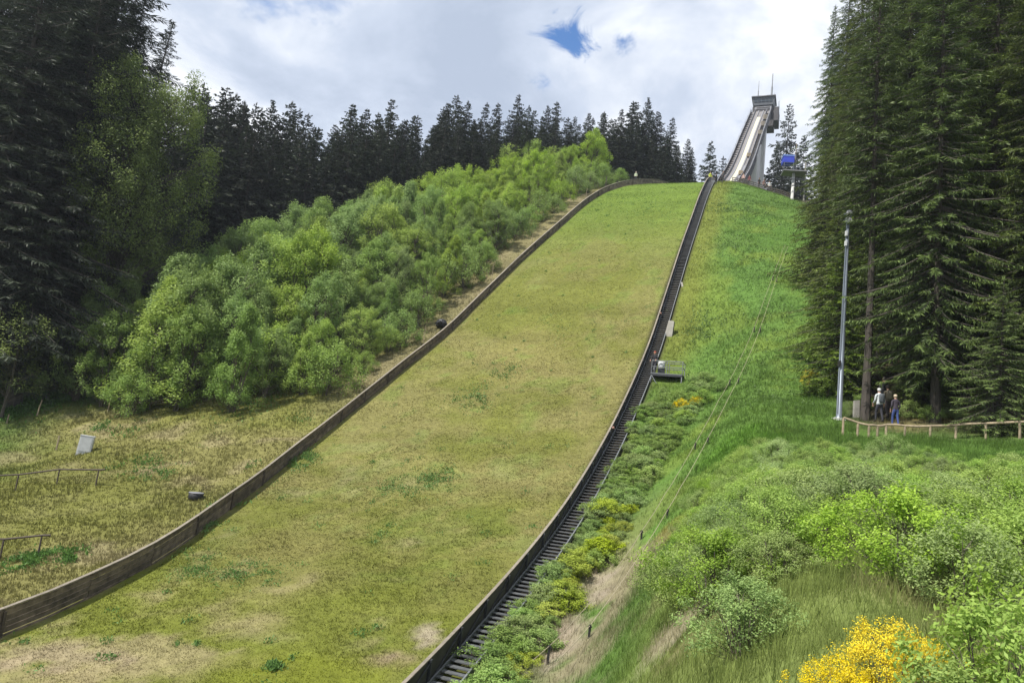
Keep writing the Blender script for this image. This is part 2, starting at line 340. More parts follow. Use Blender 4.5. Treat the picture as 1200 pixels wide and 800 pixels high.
for px, py, rx, ry, col, k in [(95, 770, 5.5, 1.6, (.32, .27, .15), .7), (10, 790, 3, 1.5, (.30, .25, .14), .55), (500, 745, .5, 1.0, (.36, .31, .22), .9), (456, 775, 1.0, .8, (.28, .21, .15), .8),
                               (380, 790, 4.0, 1.6, (.175, .20, .022), .6), (655, 310, 2.0, 5, (.19, .185, .05), .4), (60, 770, 2, 1, (.3, .24, .17), .5),
                               (700, 680, 1.0, 3.0, (.33, .28, .21), .9), (640, 760, .9, 2.0, (.36, .30, .24), .9), (660, 740, .8, 2.0, (.30, .25, .18), .8), (790, 740, .6, 1.2, (.34, .29, .21), .8), (890, 330, 3.5, 9, (.085, .165, .034), .6),
                               (600, 790, .5, .8, (.38, .33, .27), .9), (870, 520, 1.8, 4, (.085, .18, .022), .8), (830, 590, 1.0, 2.2, (.23, .20, .03), .8), (790, 620, .8, 1.8, (.24, .21, .06), .7), (900, 270, 4, 8, (.09, .18, .032), .6), (1105, 490, 3.0, 1.2, (.24, .20, .07), .8), (1060, 500, 1.6, 1.6, (.22, .19, .08), .7), (455, 330, 3, 3, (.2, .18, .07), .4), (620, 420, 4, 6, (.215, .19, .07), .5), (520, 620, 4, 3, (.13, .165, .03), .5), (700, 300, 4, 6, (.2, .185, .065), .45), (330, 640, 3, 2, (.2, .185, .06), .5)]:
    PATCH.append((ground(px, py), rx, ry, col, k))

S_ = np.concatenate([np.arange(-260, -130, 6.), np.arange(-130, 14, .5), np.arange(14, 60, 2.), np.linspace(60, 420, 26)])
W_in = np.linspace(0, 1, 49)
OFF = np.concatenate([np.arange(.45, 32, .45), np.arange(32, 70, 2.), np.linspace(72, 420, 22)])
SS, = [S_]
def grid(cols):     # cols(s) -> t values per row
    T = np.array([cols(s) for s in S_]); X, Y = to_xy(S_[:, None], T); X = np.asarray(X); Y = np.asarray(Y); Z = G(X, Y)
    V = np.stack([X, Y, Z], -1); ns, nt_ = T.shape
    i = np.arange(ns * nt_).reshape(ns, nt_); F = np.stack([i[:-1, :-1], i[:-1, 1:], i[1:, 1:], i[1:, :-1]], -1).reshape(-1, 4)
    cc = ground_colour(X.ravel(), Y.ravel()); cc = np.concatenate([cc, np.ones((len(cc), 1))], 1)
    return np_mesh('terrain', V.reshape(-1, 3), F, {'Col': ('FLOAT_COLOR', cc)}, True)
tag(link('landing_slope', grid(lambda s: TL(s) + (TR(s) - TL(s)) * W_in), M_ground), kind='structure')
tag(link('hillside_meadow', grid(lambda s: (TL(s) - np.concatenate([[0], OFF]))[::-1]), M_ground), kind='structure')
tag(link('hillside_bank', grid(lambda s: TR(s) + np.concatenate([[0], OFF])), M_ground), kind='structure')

# grass: short blades, denser towards the near ground
def grass(name, n, s0, s1, tmin, tmax, h0, h1, wd, keep, label, lean=.6, gain=1.0):
    s = rng.uniform(s0, s1, n * 6); u = rng.uniform(0, 1, n * 6); a = tmin(s); t = a + (tmax(s) - a) * u
    x, y = to_xy(s, t); x = np.asarray(x); y = np.asarray(y); d = np.hypot(x, y)
    area = (tmax(s) - a); p = area / area.max() * np.minimum(1, (24. / np.maximum(d, 5)) ** 1.35) * keep(s, t, x, y)
    k = rng.uniform(0, 1, len(s)) < p / max(p.max(), 1e-6); x, y, d = x[k][:n], y[k][:n], d[k][:n]; m = len(x)
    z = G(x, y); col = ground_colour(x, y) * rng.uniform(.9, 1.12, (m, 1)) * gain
    nb = 3; P = np.repeat(np.stack([x, y, z - .02], 1), nb, 0); q = m * nb
    P[:, :2] += rng.normal(0, .05, (q, 2)); P[:, 2] = P[:, 2]
    az = rng.uniform(0, 6.2832, q); hh = np.repeat(h0 + (h1 - h0) * fbm(x, y, .5, 3, 77) ** 1.3 * rng.uniform(.6, 1.4, m), nb) * rng.uniform(.7, 1.2, q)
    ww = wd * np.repeat(np.clip(d / 30, .55, 1.25), nb)
    sd = np.stack([np.cos(az), np.sin(az), 0 * az], 1) * ww[:, None] * .5; ln = rng.normal(0, lean * .5, (q, 2)) * hh[:, None]
    tip = P + np.concatenate([ln, hh[:, None]], 1)
    V = np.stack([P - sd, P + sd, tip], 1).reshape(-1, 3); F = np.arange(q * 3).reshape(-1, 3)
    cc = np.repeat(np.repeat(col, nb, 0), 3, 0); cc = np.concatenate([cc, np.ones((len(cc), 1))], 1)
    return tag(link(name, np_mesh(name, V, F, {'Col': ('FLOAT_COLOR', cc)}), M_grass), label, 'grass', kind='stuff')
one = lambda s, t, x, y: np.ones_like(s)
grass('dry_stalks', 9000, -118, -60, lambda s: TR(s) + 1.0, lambda s: TR(s) + 18, .25, .75, .008, lambda s, t, x, y: (np.hypot(x, y) > 4) * 1., 'tall dry grass stalks standing on the right bank', .5, 1.9)
grass('slope_grass', 165000, -112, 8, lambda s: TL(s) + .4, lambda s: TR(s) - 1.2, .03, .10, .035, one, 'short olive grass covering the landing slope between the two walls', 1.5)
grass('meadow_grass', 70000, -105, -30, lambda s: TL(s) - 36, lambda s: TL(s) - .3, .06, .30, .035,
      lambda s, t, x, y: np.where((s > -62) & (TL(s) - t > 6), .1, 1.), 'dry straw grass on the meadow left of the plank wall')
grass('bank_grass', 170000, -118, 8, lambda s: TR(s) + .3, lambda s: TR(s) + 24, .10, .42, .02,
      lambda s, t, x, y: np.where((t - TR(s) > 13) & (s > -76), .12, 1.) * (1 - .85 * np.exp(-((t - TR(s) - 3.2) / 1.6) ** 2) * (s < -70)) * (np.hypot(x, y) > 3.5),
      'green meadow grass on the bank right of the stairs')

# ------------------------------------------------------------------ vegetation builders
def quads(P, D, Nn, ln, wd, var):
    """diamond leaf faces: base P, direction D, face side vector from normal Nn"""
    D = D / np.maximum(np.linalg.norm(D, axis=1, keepdims=True), 1e-6); Sx = np.cross(D, Nn); Sx /= np.maximum(np.linalg.norm(Sx, axis=1, keepdims=True), 1e-6)
    ln = np.broadcast_to(ln, (len(P),))[:, None]; wd = np.broadcast_to(wd, (len(P),))[:, None]
    m = P + D * ln * .5
    V = np.stack([P, m + Sx * wd * .5, P + D * ln, m - Sx * wd * .5], 1).reshape(-1, 3); return V, np.repeat(var, 4)
def leafmesh(name, parts):
    V = np.concatenate([p[0] for p in parts]); a = np.concatenate([p[1] for p in parts]); return np_mesh(name, V, np.arange(len(V)).reshape(-1, 4), {'var': ('FLOAT', np.clip(a, 0, 1))})
def spruce_meshes(H, RM, base, seed, step, spray, wid, droop=.5, ragged=.35, dens=1.0):
    r = np.random.default_rng(seed); tb = MB()
    tr_ = .0090 * H; wob = r.normal(0, .12, 2)
    tp_ = lambda z: np.array([wob[0] * math.sin(z * .21), wob[1] * math.sin(z * .17 + 1), z])
    tb.tube([tp_(z) for z in np.linspace(-.4, H, 9)], [tr_ * (1.25 if i == 0 else 1) * (1 - .96 * i / 8) + .015 for i in range(9)], 8)
    parts = []; z = base * H; lob = r.uniform(0, 6.28, 3)
    while z < H * .985:
        h = (z / H - base) / (1 - base); hz = z / H
        rad = RM * (1 - hz) ** .82 * (.55 + .45 * min(1, h / .12)) + .10
        nb = int(max(3, (4 + 4 * (1 - hz)) * dens)); a0 = r.uniform(0, 6.28)
        for k in range(nb):
            az = a0 + 6.2832 * k / nb + r.normal(0, .3); Lb = rad * (1 + r.normal(0, ragged * .5)) * (1 + .16 * math.sin(2 * az + lob[0]) + .14 * math.sin(az * 3 + z * .5 + lob[1]))
            if r.random() < .07: Lb *= .45
            Lb = max(.12, Lb); ad = np.array([math.cos(az), math.sin(az), 0]); pd = np.array([-ad[1], ad[0], 0])
            e = -.25 * droop - .15 * (1 - hz) + 1.0 * max(0, hz - .55) ** 1.1 + r.normal(0, .08); cv = droop * .55 * (1 - hz) + .1
            curve = lambda t_: Lb * (e * t_ - cv * t_ ** 2 * 1.0 + cv * .85 * t_ ** 3.2)
            b0 = tp_(z + r.uniform(-.15, .15))
            tb.tube([b0, b0 + ad * Lb * .5 + [0, 0, curve(.5)], b0 + ad * Lb * .96 + [0, 0, curve(.96)]], [.012 + .012 * Lb, .01 + .006 * Lb, .006], 3, False)
            m = max(3, int(Lb / step)); tt = (np.arange(m) + r.uniform(.2, .8, m)) / m; tt = .12 + .88 * tt ** .85
            tt = np.repeat(tt, 2); sgn = np.tile([1., -1.], m)
            P = b0 + ad * (Lb * tt)[:, None] + np.array([0, 0, 1.]) * curve(tt)[:, None]
            ls = spray * (.55 + .75 * np.sin(np.pi * np.clip(1.02 - tt, .15, .8))) * r.uniform(.6, 1.3, len(tt)) * (.22 + .78 * min(1, Lb / 1.9))
            D = ad * r.uniform(.35, .85, len(tt))[:, None] + pd * (sgn * r.uniform(.35, 1.0, len(tt)))[:, None] + np.array([0, 0, 1.]) * (-r.uniform(.1, .7, len(tt)) * (.4 + droop * (1 - hz)))[:, None]
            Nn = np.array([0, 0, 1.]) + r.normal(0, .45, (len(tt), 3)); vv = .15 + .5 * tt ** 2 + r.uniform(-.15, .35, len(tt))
            parts.append(quads(P, D, Nn, ls, wid * r.uniform(.7, 1.4, len(tt)), vv))
            # hanging twigs under the branch
            mh = max(1, int(m * .7)); th = r.uniform(.2, 1, mh); Ph = b0 + ad * (Lb * th)[:, None] + np.array([0, 0, 1.]) * curve(th)[:, None] + r.normal(0, .05, (mh, 3))
            Dh = ad * .25 + r.normal(0, .22, (mh, 3)) + np.array([0, 0, -1.]) * (.8 if hz < .85 else .1)
            parts.append(quads(Ph, Dh, np.cross(Dh, r.normal(0, 1, (mh, 3))), spray * r.uniform(.5, 1.1, mh) * (1.1 - .5 * hz) * (.25 + .75 * min(1, Lb / 1.6)), wid * .9, .1 + .3 * th + r.uniform(-.1, .25, mh)))
            tipn = 2; Pt = np.repeat((b0 + ad * Lb * .9 + [0, 0, curve(.9)])[None], tipn, 0); parts.append(quads(Pt, ad + r.normal(0, .25, (tipn, 3)) + [0, 0, .15], np.array([[0, 0, 1.]] * tipn) + r.normal(0, .3, (tipn, 3)), spray * .7 * (.3 + .7 * min(1, Lb / 1.6)), wid, np.full(tipn, .8)))
        z += (.52 - .22 * hz) * (step / .2) ** .35 * r.uniform(.7, 1.25)
    Pt = np.array([tp_(H * .975)] * 5); parts.append(quads(Pt, r.normal(0, .25, (5, 3)) + [0, 0, 1], r.normal(0, 1, (5, 3)), .55, .10, np.full(5, .6)))
    if base > .12:                                            # bare dead branches below the crown
        for zz in np.arange(base * H * .3, base * H, .55):
            az = r.uniform(0, 6.28); l_ = r.uniform(.4, 1.6); b0 = tp_(zz); tb.tube([b0, b0 + np.array([math.cos(az) * l_, math.sin(az) * l_, -.15 * l_ + r.normal(0, .1)])], [.02, .006], 3, False)
    return leafmesh('crown', parts), tb.mesh('trunk')
def bushy_meshes(H, RM, seed, nclump, nleaf, leaf, wide=.55, stems=5, form=1.0, low=.12, up=.5, tall=False, cr=.2):
    r = np.random.default_rng(seed); tb = MB(); parts = []
    cl = []
    ph = r.uniform(0, 6.28, 4)
    for i in range(nclump):
        hz = low + (1 - low) * r.uniform(0, 1) ** .8
        prof = (math.sin(math.pi * min(1, (hz - low * .4) * .92 + .06)) ** .75) if form < 1.5 else (1 - hz) ** .7
        az = r.uniform(0, 6.2832); rr = RM * prof * (r.uniform(0, 1) ** .38) * (1 + .2 * math.sin(2 * az + ph[0]) + .18 * math.sin(3 * az + ph[1] + hz * 3))
        cl.append((rr * math.cos(az), rr * math.sin(az), H * hz * (1 + .06 * math.sin(az * 2 + ph[2]))))
    cl = np.array(cl)
    if tall:
        tb.tube([(0, 0, -.5), (.2, .1, H * .3), (.1, -.2, H * .6), (0, 0, H * .92)], [.016 * H, .012 * H, .007 * H, .02], 8)
        roots = [np.array([.15, 0, H * q]) for q in np.linspace(.1, .85, 22)]
    else:
        roots = []
        for k in range(stems):
            a = 6.28 * k / stems + r.uniform(-.4, .4); q = r.uniform(.15, .5) * RM; top = np.array([q * math.cos(a), q * math.sin(a), H * r.uniform(.6, .9)]); b0 = np.array([.12 * math.cos(a), .12 * math.sin(a), -.15])
            tb.tube([b0, b0 * .5 + top * .45 + [0, 0, .05 * H], top], [.011 * H + .006, .007 * H + .004, .004], 5, False)
            for f_ in (.08, .2, .32, .45, .58, .7, .85): roots.append(b0 * (1 - f_) + top * f_)
    roots = np.array(roots)
    for c in cl:
        hd_ = np.hypot(roots[:, 0] - c[0], roots[:, 1] - c[1]); dd = np.linalg.norm(roots - c, axis=1) + np.maximum(0, roots[:, 2] - (c[2] - .7 * hd_)) * 4; b0 = roots[np.argmin(dd)]; b0 = b0 * .97 + c * .03 + r.normal(0, .012 * H, 3) * [.5, .5, 1.5]
        tb.tube([b0, (b0 + c) / 2 + [0, 0, -.03 * H * .3], c], [.003 * H + .002, .002 * H + .0015, .0015], 3, False)
    per = max(6, nleaf // nclump); rad = RM * cr
    for c in cl:
        n = int(per * r.uniform(.6, 1.4)); g = r.normal(0, 1, (n, 3)); g /= np.linalg.norm(g, axis=1, keepdims=True); g *= (r.uniform(0, 1, n) ** .5)[:, None] * rad * r.uniform(.7, 1.3)
        g[:, 2] *= 1.15; P = c + g; od = np.array([c[0], c[1], 0]) / max(.3, np.hypot(c[0], c[1]))
        Nf = r.normal(0, .55, (n, 3)) + np.array([0, 0, .75]) + od * .35 + g / rad * .45; D = np.cross(Nf, r.normal(0, 1, (n, 3))) + np.array([0, 0, up * .25]); Nn = Nf
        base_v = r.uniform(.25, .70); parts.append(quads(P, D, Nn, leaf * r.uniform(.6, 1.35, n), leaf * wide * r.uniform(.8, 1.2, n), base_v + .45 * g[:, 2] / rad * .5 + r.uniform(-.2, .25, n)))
    return leafmesh('crown', parts), tb.mesh('trunk')
def put(name, meshes, loc, scale, rz, mats, label, cat, group=None, part2='trunk', tilt=0.0):
    o = empty(name, loc, rz); o.scale = (scale,) * 3 if not isinstance(scale, tuple) else scale
    if tilt: o.rotation_euler = (random.uniform(-tilt, tilt), random.uniform(-tilt, tilt), rz)
    for nm, me, mt in (('crown', meshes[0], mats[0]), (part2, meshes[1], mats[1])):
        if not me.materials: me.materials.append(mt)
        c = bpy.data.objects.new(nm, me); COL.objects.link(c); c.parent = o
        c.material_slots[0].link = 'OBJECT'; c.material_slots[0].material = mt
    return tag(o, label, cat, group)
ORD = ['first', 'second', 'third', 'fourth', 'fifth', 'sixth', 'seventh', 'eighth', 'ninth', 'tenth', 'eleventh', 'twelfth', 'thirteenth', 'fourteenth', 'fifteenth', 'sixteenth', 'seventeenth', 'eighteenth', 'nineteenth', 'twentieth']
TENS = {2: 'twenty', 3: 'thirty', 4: 'forty', 5: 'fifty', 6: 'sixty', 7: 'seventy', 8: 'eighty', 9: 'ninety'}
def ordw(i):
    n = i + 1
    if n <= 20: return ORD[n - 1]
    return TENS[n // 10] + ('-' + ORD[n % 10 - 1] if n % 10 else '').replace('--', '-') if n % 10 else TENS[n // 10][:-1] + 'ieth'

# ------------------------------------------------------------------ spruces
SP_FAR = [spruce_meshes(22, 4.6, .04, 100 + i, .26, .72, .19, .45 + .1 * (i % 3), .35 + .1 * (i % 2)) for i in range(4)]
SP_NEAR = [spruce_meshes(32, 5.6 - .5 * (i % 2), (.08, .17, .12, .10)[i], 200 + i, .115, .46, .068, .8, .55, 1.3) for i in range(4)]
SP_BARE = spruce_meshes(31, 4.2, .36, 260, .12, .46, .068, .6, .45, 1.2)
SP_LOW = [spruce_meshes(13, 3.4, .02, 270 + i, .11, .38, .06, .55, .35, 1.4) for i in range(2)]
FARH, NEARH, LOWH = 22, 32, 13

# back row: tops follow the ragged skyline behind the thicket
skx = [225, 240, 255, 275, 300, 318, 340, 365, 385, 400, 415, 437, 455, 480, 500, 530, 552, 575, 600, 620, 650, 672, 700, 722, 745, 770, 785, 800, 815]
sky_ = [118, 92, 108, 105, 112, 126, 118, 132, 150, 134, 112, 125, 122, 128, 130, 108, 116, 132, 118, 112, 122, 134, 128, 124, 116, 134, 142, 152, 168]
back = []
for row, (dd, drop) in enumerate(((0, 0), (-7, 14), (9, 8), (-13, 30))):
    px = 232 + row * 6
    while px < (812 if row != 3 else 690):
        py = np.interp(px, skx, sky_) + drop + random.uniform(-7, 16) + (0 if row else random.uniform(-6, 6)); d = np.interp(px, [230, 500, 700, 815], [112, 122, 138, 150]) + dd + random.uniform(-2, 2)
        back.append((px, py, d, row)); px += random.uniform(13, 21)
back.sort(key=lambda a: (a[3], a[0])); cnt = {}
RANK = ('top rank of the skyline row', 'rank just before the skyline', 'rear rank of the skyline row', 'lower front rank behind the thicket')
for px, py, d, row in back:
    i = cnt.get(row, 0); cnt[row] = i + 1
    p = at(px, py, d); g = G1(p.x, p.y) - .4; H = max(9, p.z - g); k = random.choice(SP_FAR); s_ = H / FARH
    put('spruce_tree', k, (p.x, p.y, g), (s_ * random.uniform(.85, 1.1), s_ * random.uniform(.85, 1.1), s_), random.uniform(0, 6.28), (M_spruce, M_bark),
        'dark spruce, %s from the left in the %s' % (ordw(i), RANK[row]), 'tree', 'spruces of the skyline row', tilt=.03)
# spruces around the inrun
for px, py, d, lab in [(836, 163, 190, 'thin lone spruce in the sky gap left of the inrun'), (851, 182, 205, 'small spruce half hidden behind the left edge of the inrun'), (925, 122, 178, 'tall spruce standing behind the blue box platform'),
                       (908, 170, 196, 'spruce in the gap just right of the concrete pier'), (943, 160, 170, 'spruce squeezed between the platform and the tall right forest'), (915, 188, 170, 'low dark spruce under the platform deck'), (935, 176, 160, 'low dark spruce right of the platform post'), (899, 198, 190, 'lowest dark spruce beside the foot of the concrete pier')]:
    p = at(px, py, d); g = G1(p.x, p.y) - 1; H = max(8, p.z - g); k = SP_FAR[int(px) % 4]; s_ = H / FARH; b_ = min(1.4, max(s_, .75))
    put('spruce_tree', k, (p.x, p.y, g), (b_, b_, s_), random.uniform(0, 6), (M_spruce, M_bark), lab, 'tree', tilt=.02)
# tall dark spruces of the left forest
lf = [(-150, 64, 40), (-105, 70, 42), (-60, 62, 38), (-25, 68, 43), (5, 74, 42), (20, 64, 36), (52, 72, 44), (80, 80, 43), (105, 88, 42), (-5, 84, 42), (-80, 82, 44), (135, 96, 33), (165, 104, 30), (200, 100, 26), (60, 92, 40), (-130, 90, 44), (30, 100, 42), (150, 84, 24), (110, 71, 26), (-45, 98, 47), (-95, 100, 48), (0, 102, 47), (45, 104, 46), (80, 106, 45), (-150, 104, 48), (-20, 76, 43), (15, 88, 44)]
for i, (px, d, H) in enumerate(sorted(lf)):
    r_ = ray(px, 470) * d; g = G1(r_[0], r_[1]) - .4; H *= 1.16 if px < 75 and d < 100 else 1; s_ = H / NEARH; k = SP_NEAR[i % 4]; b_ = s_ * (1.25 if px < 75 else 1.05)
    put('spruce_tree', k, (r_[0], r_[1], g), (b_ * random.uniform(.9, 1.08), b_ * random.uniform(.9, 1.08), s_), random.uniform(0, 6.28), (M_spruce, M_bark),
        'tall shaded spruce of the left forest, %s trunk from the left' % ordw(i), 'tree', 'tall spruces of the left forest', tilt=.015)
# right forest
rf = [(1002, 60, 37, 'n'), (972, 78, 34, 'n'), (1014, 41, 31, 'b'), (1028, 52, 36, 'n'), (1062, 46, 36, 'n'), (1097, 39, 31, 'n'), (1128, 47, 35, 'n'), (1158, 40, 33, 'n'), (1192, 44, 35, 'n'), (1215, 37, 32, 'n'), (1250, 42, 34, 'n'),
      (1045, 62, 36, 'b'), (1085, 58, 37, 'n'), (1120, 62, 36, 'n'), (1160, 58, 37, 'n'), (1200, 60, 37, 'n'), (1240, 55, 36, 'n'), (990, 70, 33, 'n'), (1070, 74, 36, 'n'), (1030, 76, 30, 'n'), (1110, 78, 38, 'n'), (1160, 76, 38, 'n'), (1210, 78, 38, 'n'), (1290, 50, 36, 'n'),
      (958, 92, 30, 'n'), (980, 98, 30, 'n'), (1010, 95, 34, 'n'), (968, 110, 26, 'n')]
for i, (px, d, H, kd) in enumerate(sorted(rf)):
    r_ = ray(px, 470) * d; g = G1(r_[0], r_[1]) - .3
    k = SP_BARE if kd == 'b' else SP_NEAR[(i * 3 + 1) % 4]; s_ = H / (31 if kd == 'b' else NEARH); b_ = s_ * random.uniform(.68, .84)
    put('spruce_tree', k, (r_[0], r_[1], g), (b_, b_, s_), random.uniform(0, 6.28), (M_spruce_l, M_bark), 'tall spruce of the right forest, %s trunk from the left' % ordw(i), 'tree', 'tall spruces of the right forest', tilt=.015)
for px, d, H, lab in [(972, 54, 14, 'young bright spruce at the left corner of the right forest'), (988, 47, 12, 'young spruce behind the floodlight pole'), (960, 68, 15, 'young spruce on the slope edge above the yellow gorse'), (1078, 42, 9, 'small spruce with low boughs behind the walkers'), (1175, 35, 8, 'small spruce with low boughs behind the wooden fence')]:
    r_ = ray(px, 470) * d; g = G1(r_[0], r_[1]) - .2; s_ = H / LOWH
    put('spruce_tree', SP_LOW[int(px) % 2], (r_[0], r_[1], g), s_, random.uniform(0, 6), (M_spruce_y, M_bark), lab, 'tree')

# ------------------------------------------------------------------ broadleaf trees, thicket, shrubs
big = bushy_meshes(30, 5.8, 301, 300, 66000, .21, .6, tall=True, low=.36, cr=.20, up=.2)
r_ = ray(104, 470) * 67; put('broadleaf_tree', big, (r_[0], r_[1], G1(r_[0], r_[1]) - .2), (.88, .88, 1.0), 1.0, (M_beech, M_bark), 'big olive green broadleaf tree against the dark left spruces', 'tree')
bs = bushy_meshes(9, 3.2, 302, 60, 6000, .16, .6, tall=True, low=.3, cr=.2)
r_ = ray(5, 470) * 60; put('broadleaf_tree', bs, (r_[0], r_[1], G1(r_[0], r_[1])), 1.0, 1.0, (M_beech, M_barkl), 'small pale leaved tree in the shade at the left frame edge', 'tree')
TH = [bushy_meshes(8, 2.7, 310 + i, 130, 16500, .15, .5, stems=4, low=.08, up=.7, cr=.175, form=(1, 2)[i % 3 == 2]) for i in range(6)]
LO = [bushy_meshes(3.4, 2.2, 330 + i, 60, 6500, .13, .55, stems=6, low=.08, up=.6, cr=.22) for i in range(3)]
pts = []
tries = 0
while tries < 9000:
    tries += 1; s = random.uniform(-70, 4); q = random.uniform(3.1, 34); t = float(TL(s)) - q
    if s < -55 and q < 2.2 + (-55 - s) * .42: continue
    if s < -64 and q > 27: continue
    if all((s - a) ** 2 + (t - b) ** 2 > 2.5 ** 2 for a, b in pts): pts.append((s, t))
pts.sort(key=lambda a: (round(a[0] / 5), float(TL(a[0])) - a[1])); cnt = {}
for i, (s, t) in enumerate(pts):
    x, y = to_xy(s, t); q = float(TL(s)) - t; g = G1(x, y) - .1; row = round(s / 5); n_ = cnt.get(row, 0); cnt[row] = n_ + 1; lime = s > -32 or random.random() < .3
    if q < 4.6 or (s < -66.5 and q < 9):
        k = random.choice(LO); h_ = random.uniform(.75, 1.25); nm = 'shrub'; mt = random.choice([M_lime, M_bluegreen, M_bluegreen]); kind_ = 'rounded green shrub'; gr = 'shrubs on the edge of the thicket'
    else:
        k = random.choice(TH); h_ = random.uniform(.72, 1.18) * (.95 if s > -25 else 1.0) * (.75 if q < 8 else 1.22 if q > 13 and s < -20 else 1); nm = 'young_tree'
        mt = M_lime if lime else M_bluegreen; kind_ = 'lime green young tree' if lime else 'grey green young tree'; gr = 'young trees of the thicket'
    lab = '%s, %s from the plank wall, %s thicket row from the bottom' % (kind_, ordw(n_), ordw(row + 14))
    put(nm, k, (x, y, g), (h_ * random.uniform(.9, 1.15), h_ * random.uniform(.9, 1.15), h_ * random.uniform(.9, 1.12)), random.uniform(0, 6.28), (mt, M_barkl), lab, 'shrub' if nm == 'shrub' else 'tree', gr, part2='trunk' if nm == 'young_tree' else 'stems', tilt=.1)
for px, py, h_, lab in [(380, 445, 1.25, 'big rounded dark green shrub at the front of the thicket'), (425, 420, .55, 'small round shrub by itself nearest the plank wall'), (455, 395, .7, 'pale round shrub beside the plank wall above the small round one'), (150, 470, 1.0, 'leafy shrub at the lower left corner of the thicket'), (300, 440, 1.6, 'tall yellow green shrub standing forward of the thicket')]:
    p = ground(px, py + 18); put('shrub', LO[int(px) % 3], p, h_, random.uniform(0, 6), (M_lime if h_ > 1.5 or h_ < .8 else M_bluegreen, M_barkl), lab, 'shrub', part2='stems')

# foreground bushes on the bank
WB = [bushy_meshes(1.7, 1.15, 350 + i, 85, 10500, .058, .5, stems=9, low=.06, up=.7, cr=.19) for i in range(4)]
NB = bushy_meshes(1.5, 1.0, 360, 60, 3600, .075, .55, stems=9, low=.05, up=.6, cr=.2)
fg = []
for _ in range(6000):
    x = random.uniform(3, 27); y = random.uniform(9.5, 32); s, t = to_st(x, y); tp = t - float(TR(s)); px, py = proj(np.array([x, y, G1(x, y)]))
    if tp < 6.2 or px < 800 or px > 1330 or py < 540 + max(0, px - 1080) * .22 or py > 775: continue
    if abs((py - 690) + (px - 960) * .45) < 32 and px < 1130 and py > 600: continue      # grassy gap
    if px > 930 and px < 1130 and py > 690: continue
    if all((x - a) ** 2 + (y - b) ** 2 > .82 ** 2 for a, b in fg): fg.append((x, y))
fg = sorted((proj(np.array([x, y, G1(x, y) + .6]))[0], x, y) for x, y in fg); cnt = {}
for i, (px, x, y) in enumerate(fg):
    h_ = random.uniform(.5, .95) * (.62 if y > 22 else .75 if y > 18 else .85); h_ = (h_ * 1.3, h_ * 1.3, h_); mt = random.choice([M_willow, M_willow, M_bright])
    zone = 'far band below the fence' if y > 22 else 'middle band of the bank' if y > 15.5 else 'near band around the broom'
    n_ = cnt.get(zone, 0); cnt[zone] = n_ + 1
    put('willow_bush', WB[i % 4], (x, y, G1(x, y) - .05), h_, random.uniform(0, 6.28), (mt, M_barkl), 'leafy willow bush, %s from the left in the %s' % (ordw(n_), zone), 'bush', 'willow bushes on the right bank', part2='stems', tilt=.12)
for px, py, h_, lab in [(1165, 880, .62, 'near bush with large pale leaves in the lower right corner'), (1105, 900, .42, 'low large leaved bush cut by the bottom frame edge'), (1225, 850, .75, 'near large leaved bush cut by the right frame edge')]:
    put('broadleaf_bush', NB, ground(px, py, 3.0), h_, random.uniform(0, 6), (M_bright, M_barkl), lab, 'bush', part2='stems')
BR = bushy_meshes(1.3, .80, 370, 130, 17000, .024, .75, stems=12, low=.18, up=.9, cr=.16)
for px, py, h_, lab in [(1040, 850, .54, 'big golden yellow broom bush in flower in the foreground'), (985, 870, .42, 'smaller orange yellow broom bush at the bottom frame edge'), (1085, 830, .35, 'small yellow broom sprig right of the big broom'),
                        (798, 486, .8, 'yellow flowering bush below the small platform'), (815, 478, .6, 'second yellow flowering tuft right below the small platform'), (950, 455, .9, 'yellow gorse at the forest edge left of the floodlight pole')]:
    p = ground(px, py, 3.5)
    put('broom_bush', BR, p, h_, random.uniform(0, 6), (M_broom, M_barkl), lab, 'bush', part2='stems')
# low plants between the stairs and the cable track
LP = [bushy_meshes(.9, .75, 380 + i, 55, 4200, .07, .5, stems=8, low=.05, up=.8, cr=.22) for i in range(3)]
lp = []
for _ in range(5000):
    s = random.uniform(-104, -57); t = float(TR(s)) + random.uniform(.22 if s < -80 else .1 if s < -72 else .3, (1.5 if s < -82 else 2.3) + 2.2 * max(0, min(1, (s + 75) / 15)))
    if -60.5 < s < -55 and t - float(TR(s)) < 3.2: continue
    if all((s - a) ** 2 + (t - b) ** 2 > .62 ** 2 for a, b in lp): lp.append((s, t))
lp.sort(); cnt = {}
for i, (s, t) in enumerate(lp):
    x, y = to_xy(s, t); tp = t - float(TR(s)); yel = s < -76 and tp > .9 and random.random() < .75; h_ = random.uniform(.7, 1.2) * (.85 if tp < .9 else .95) * (.6 if s < -98 else 1); h_ *= random.uniform(.6, 1.25); h_ = (h_ * 1.15, h_ * 1.15, h_ * .72)
    zone = ('yellow green leafy plant' if yel else 'green leafy plant', 'close by the stairs' if tp < 1.3 else 'in the outer strip right of the stairs'); n_ = cnt.get(zone, 0); cnt[zone] = n_ + 1
    put('low_plant', LP[i % 3], (x, y, G1(x, y) - .03), h_, random.uniform(0, 6.28), ((M_broomg if yel else random.choice([M_willow, M_bluegreen, M_willow])), M_barkl),
        '%s %s, %s from the bottom' % (zone[0], zone[1], ordw(n_)), 'plant', 'plants right of the stairs', part2='stems', tilt=.1)
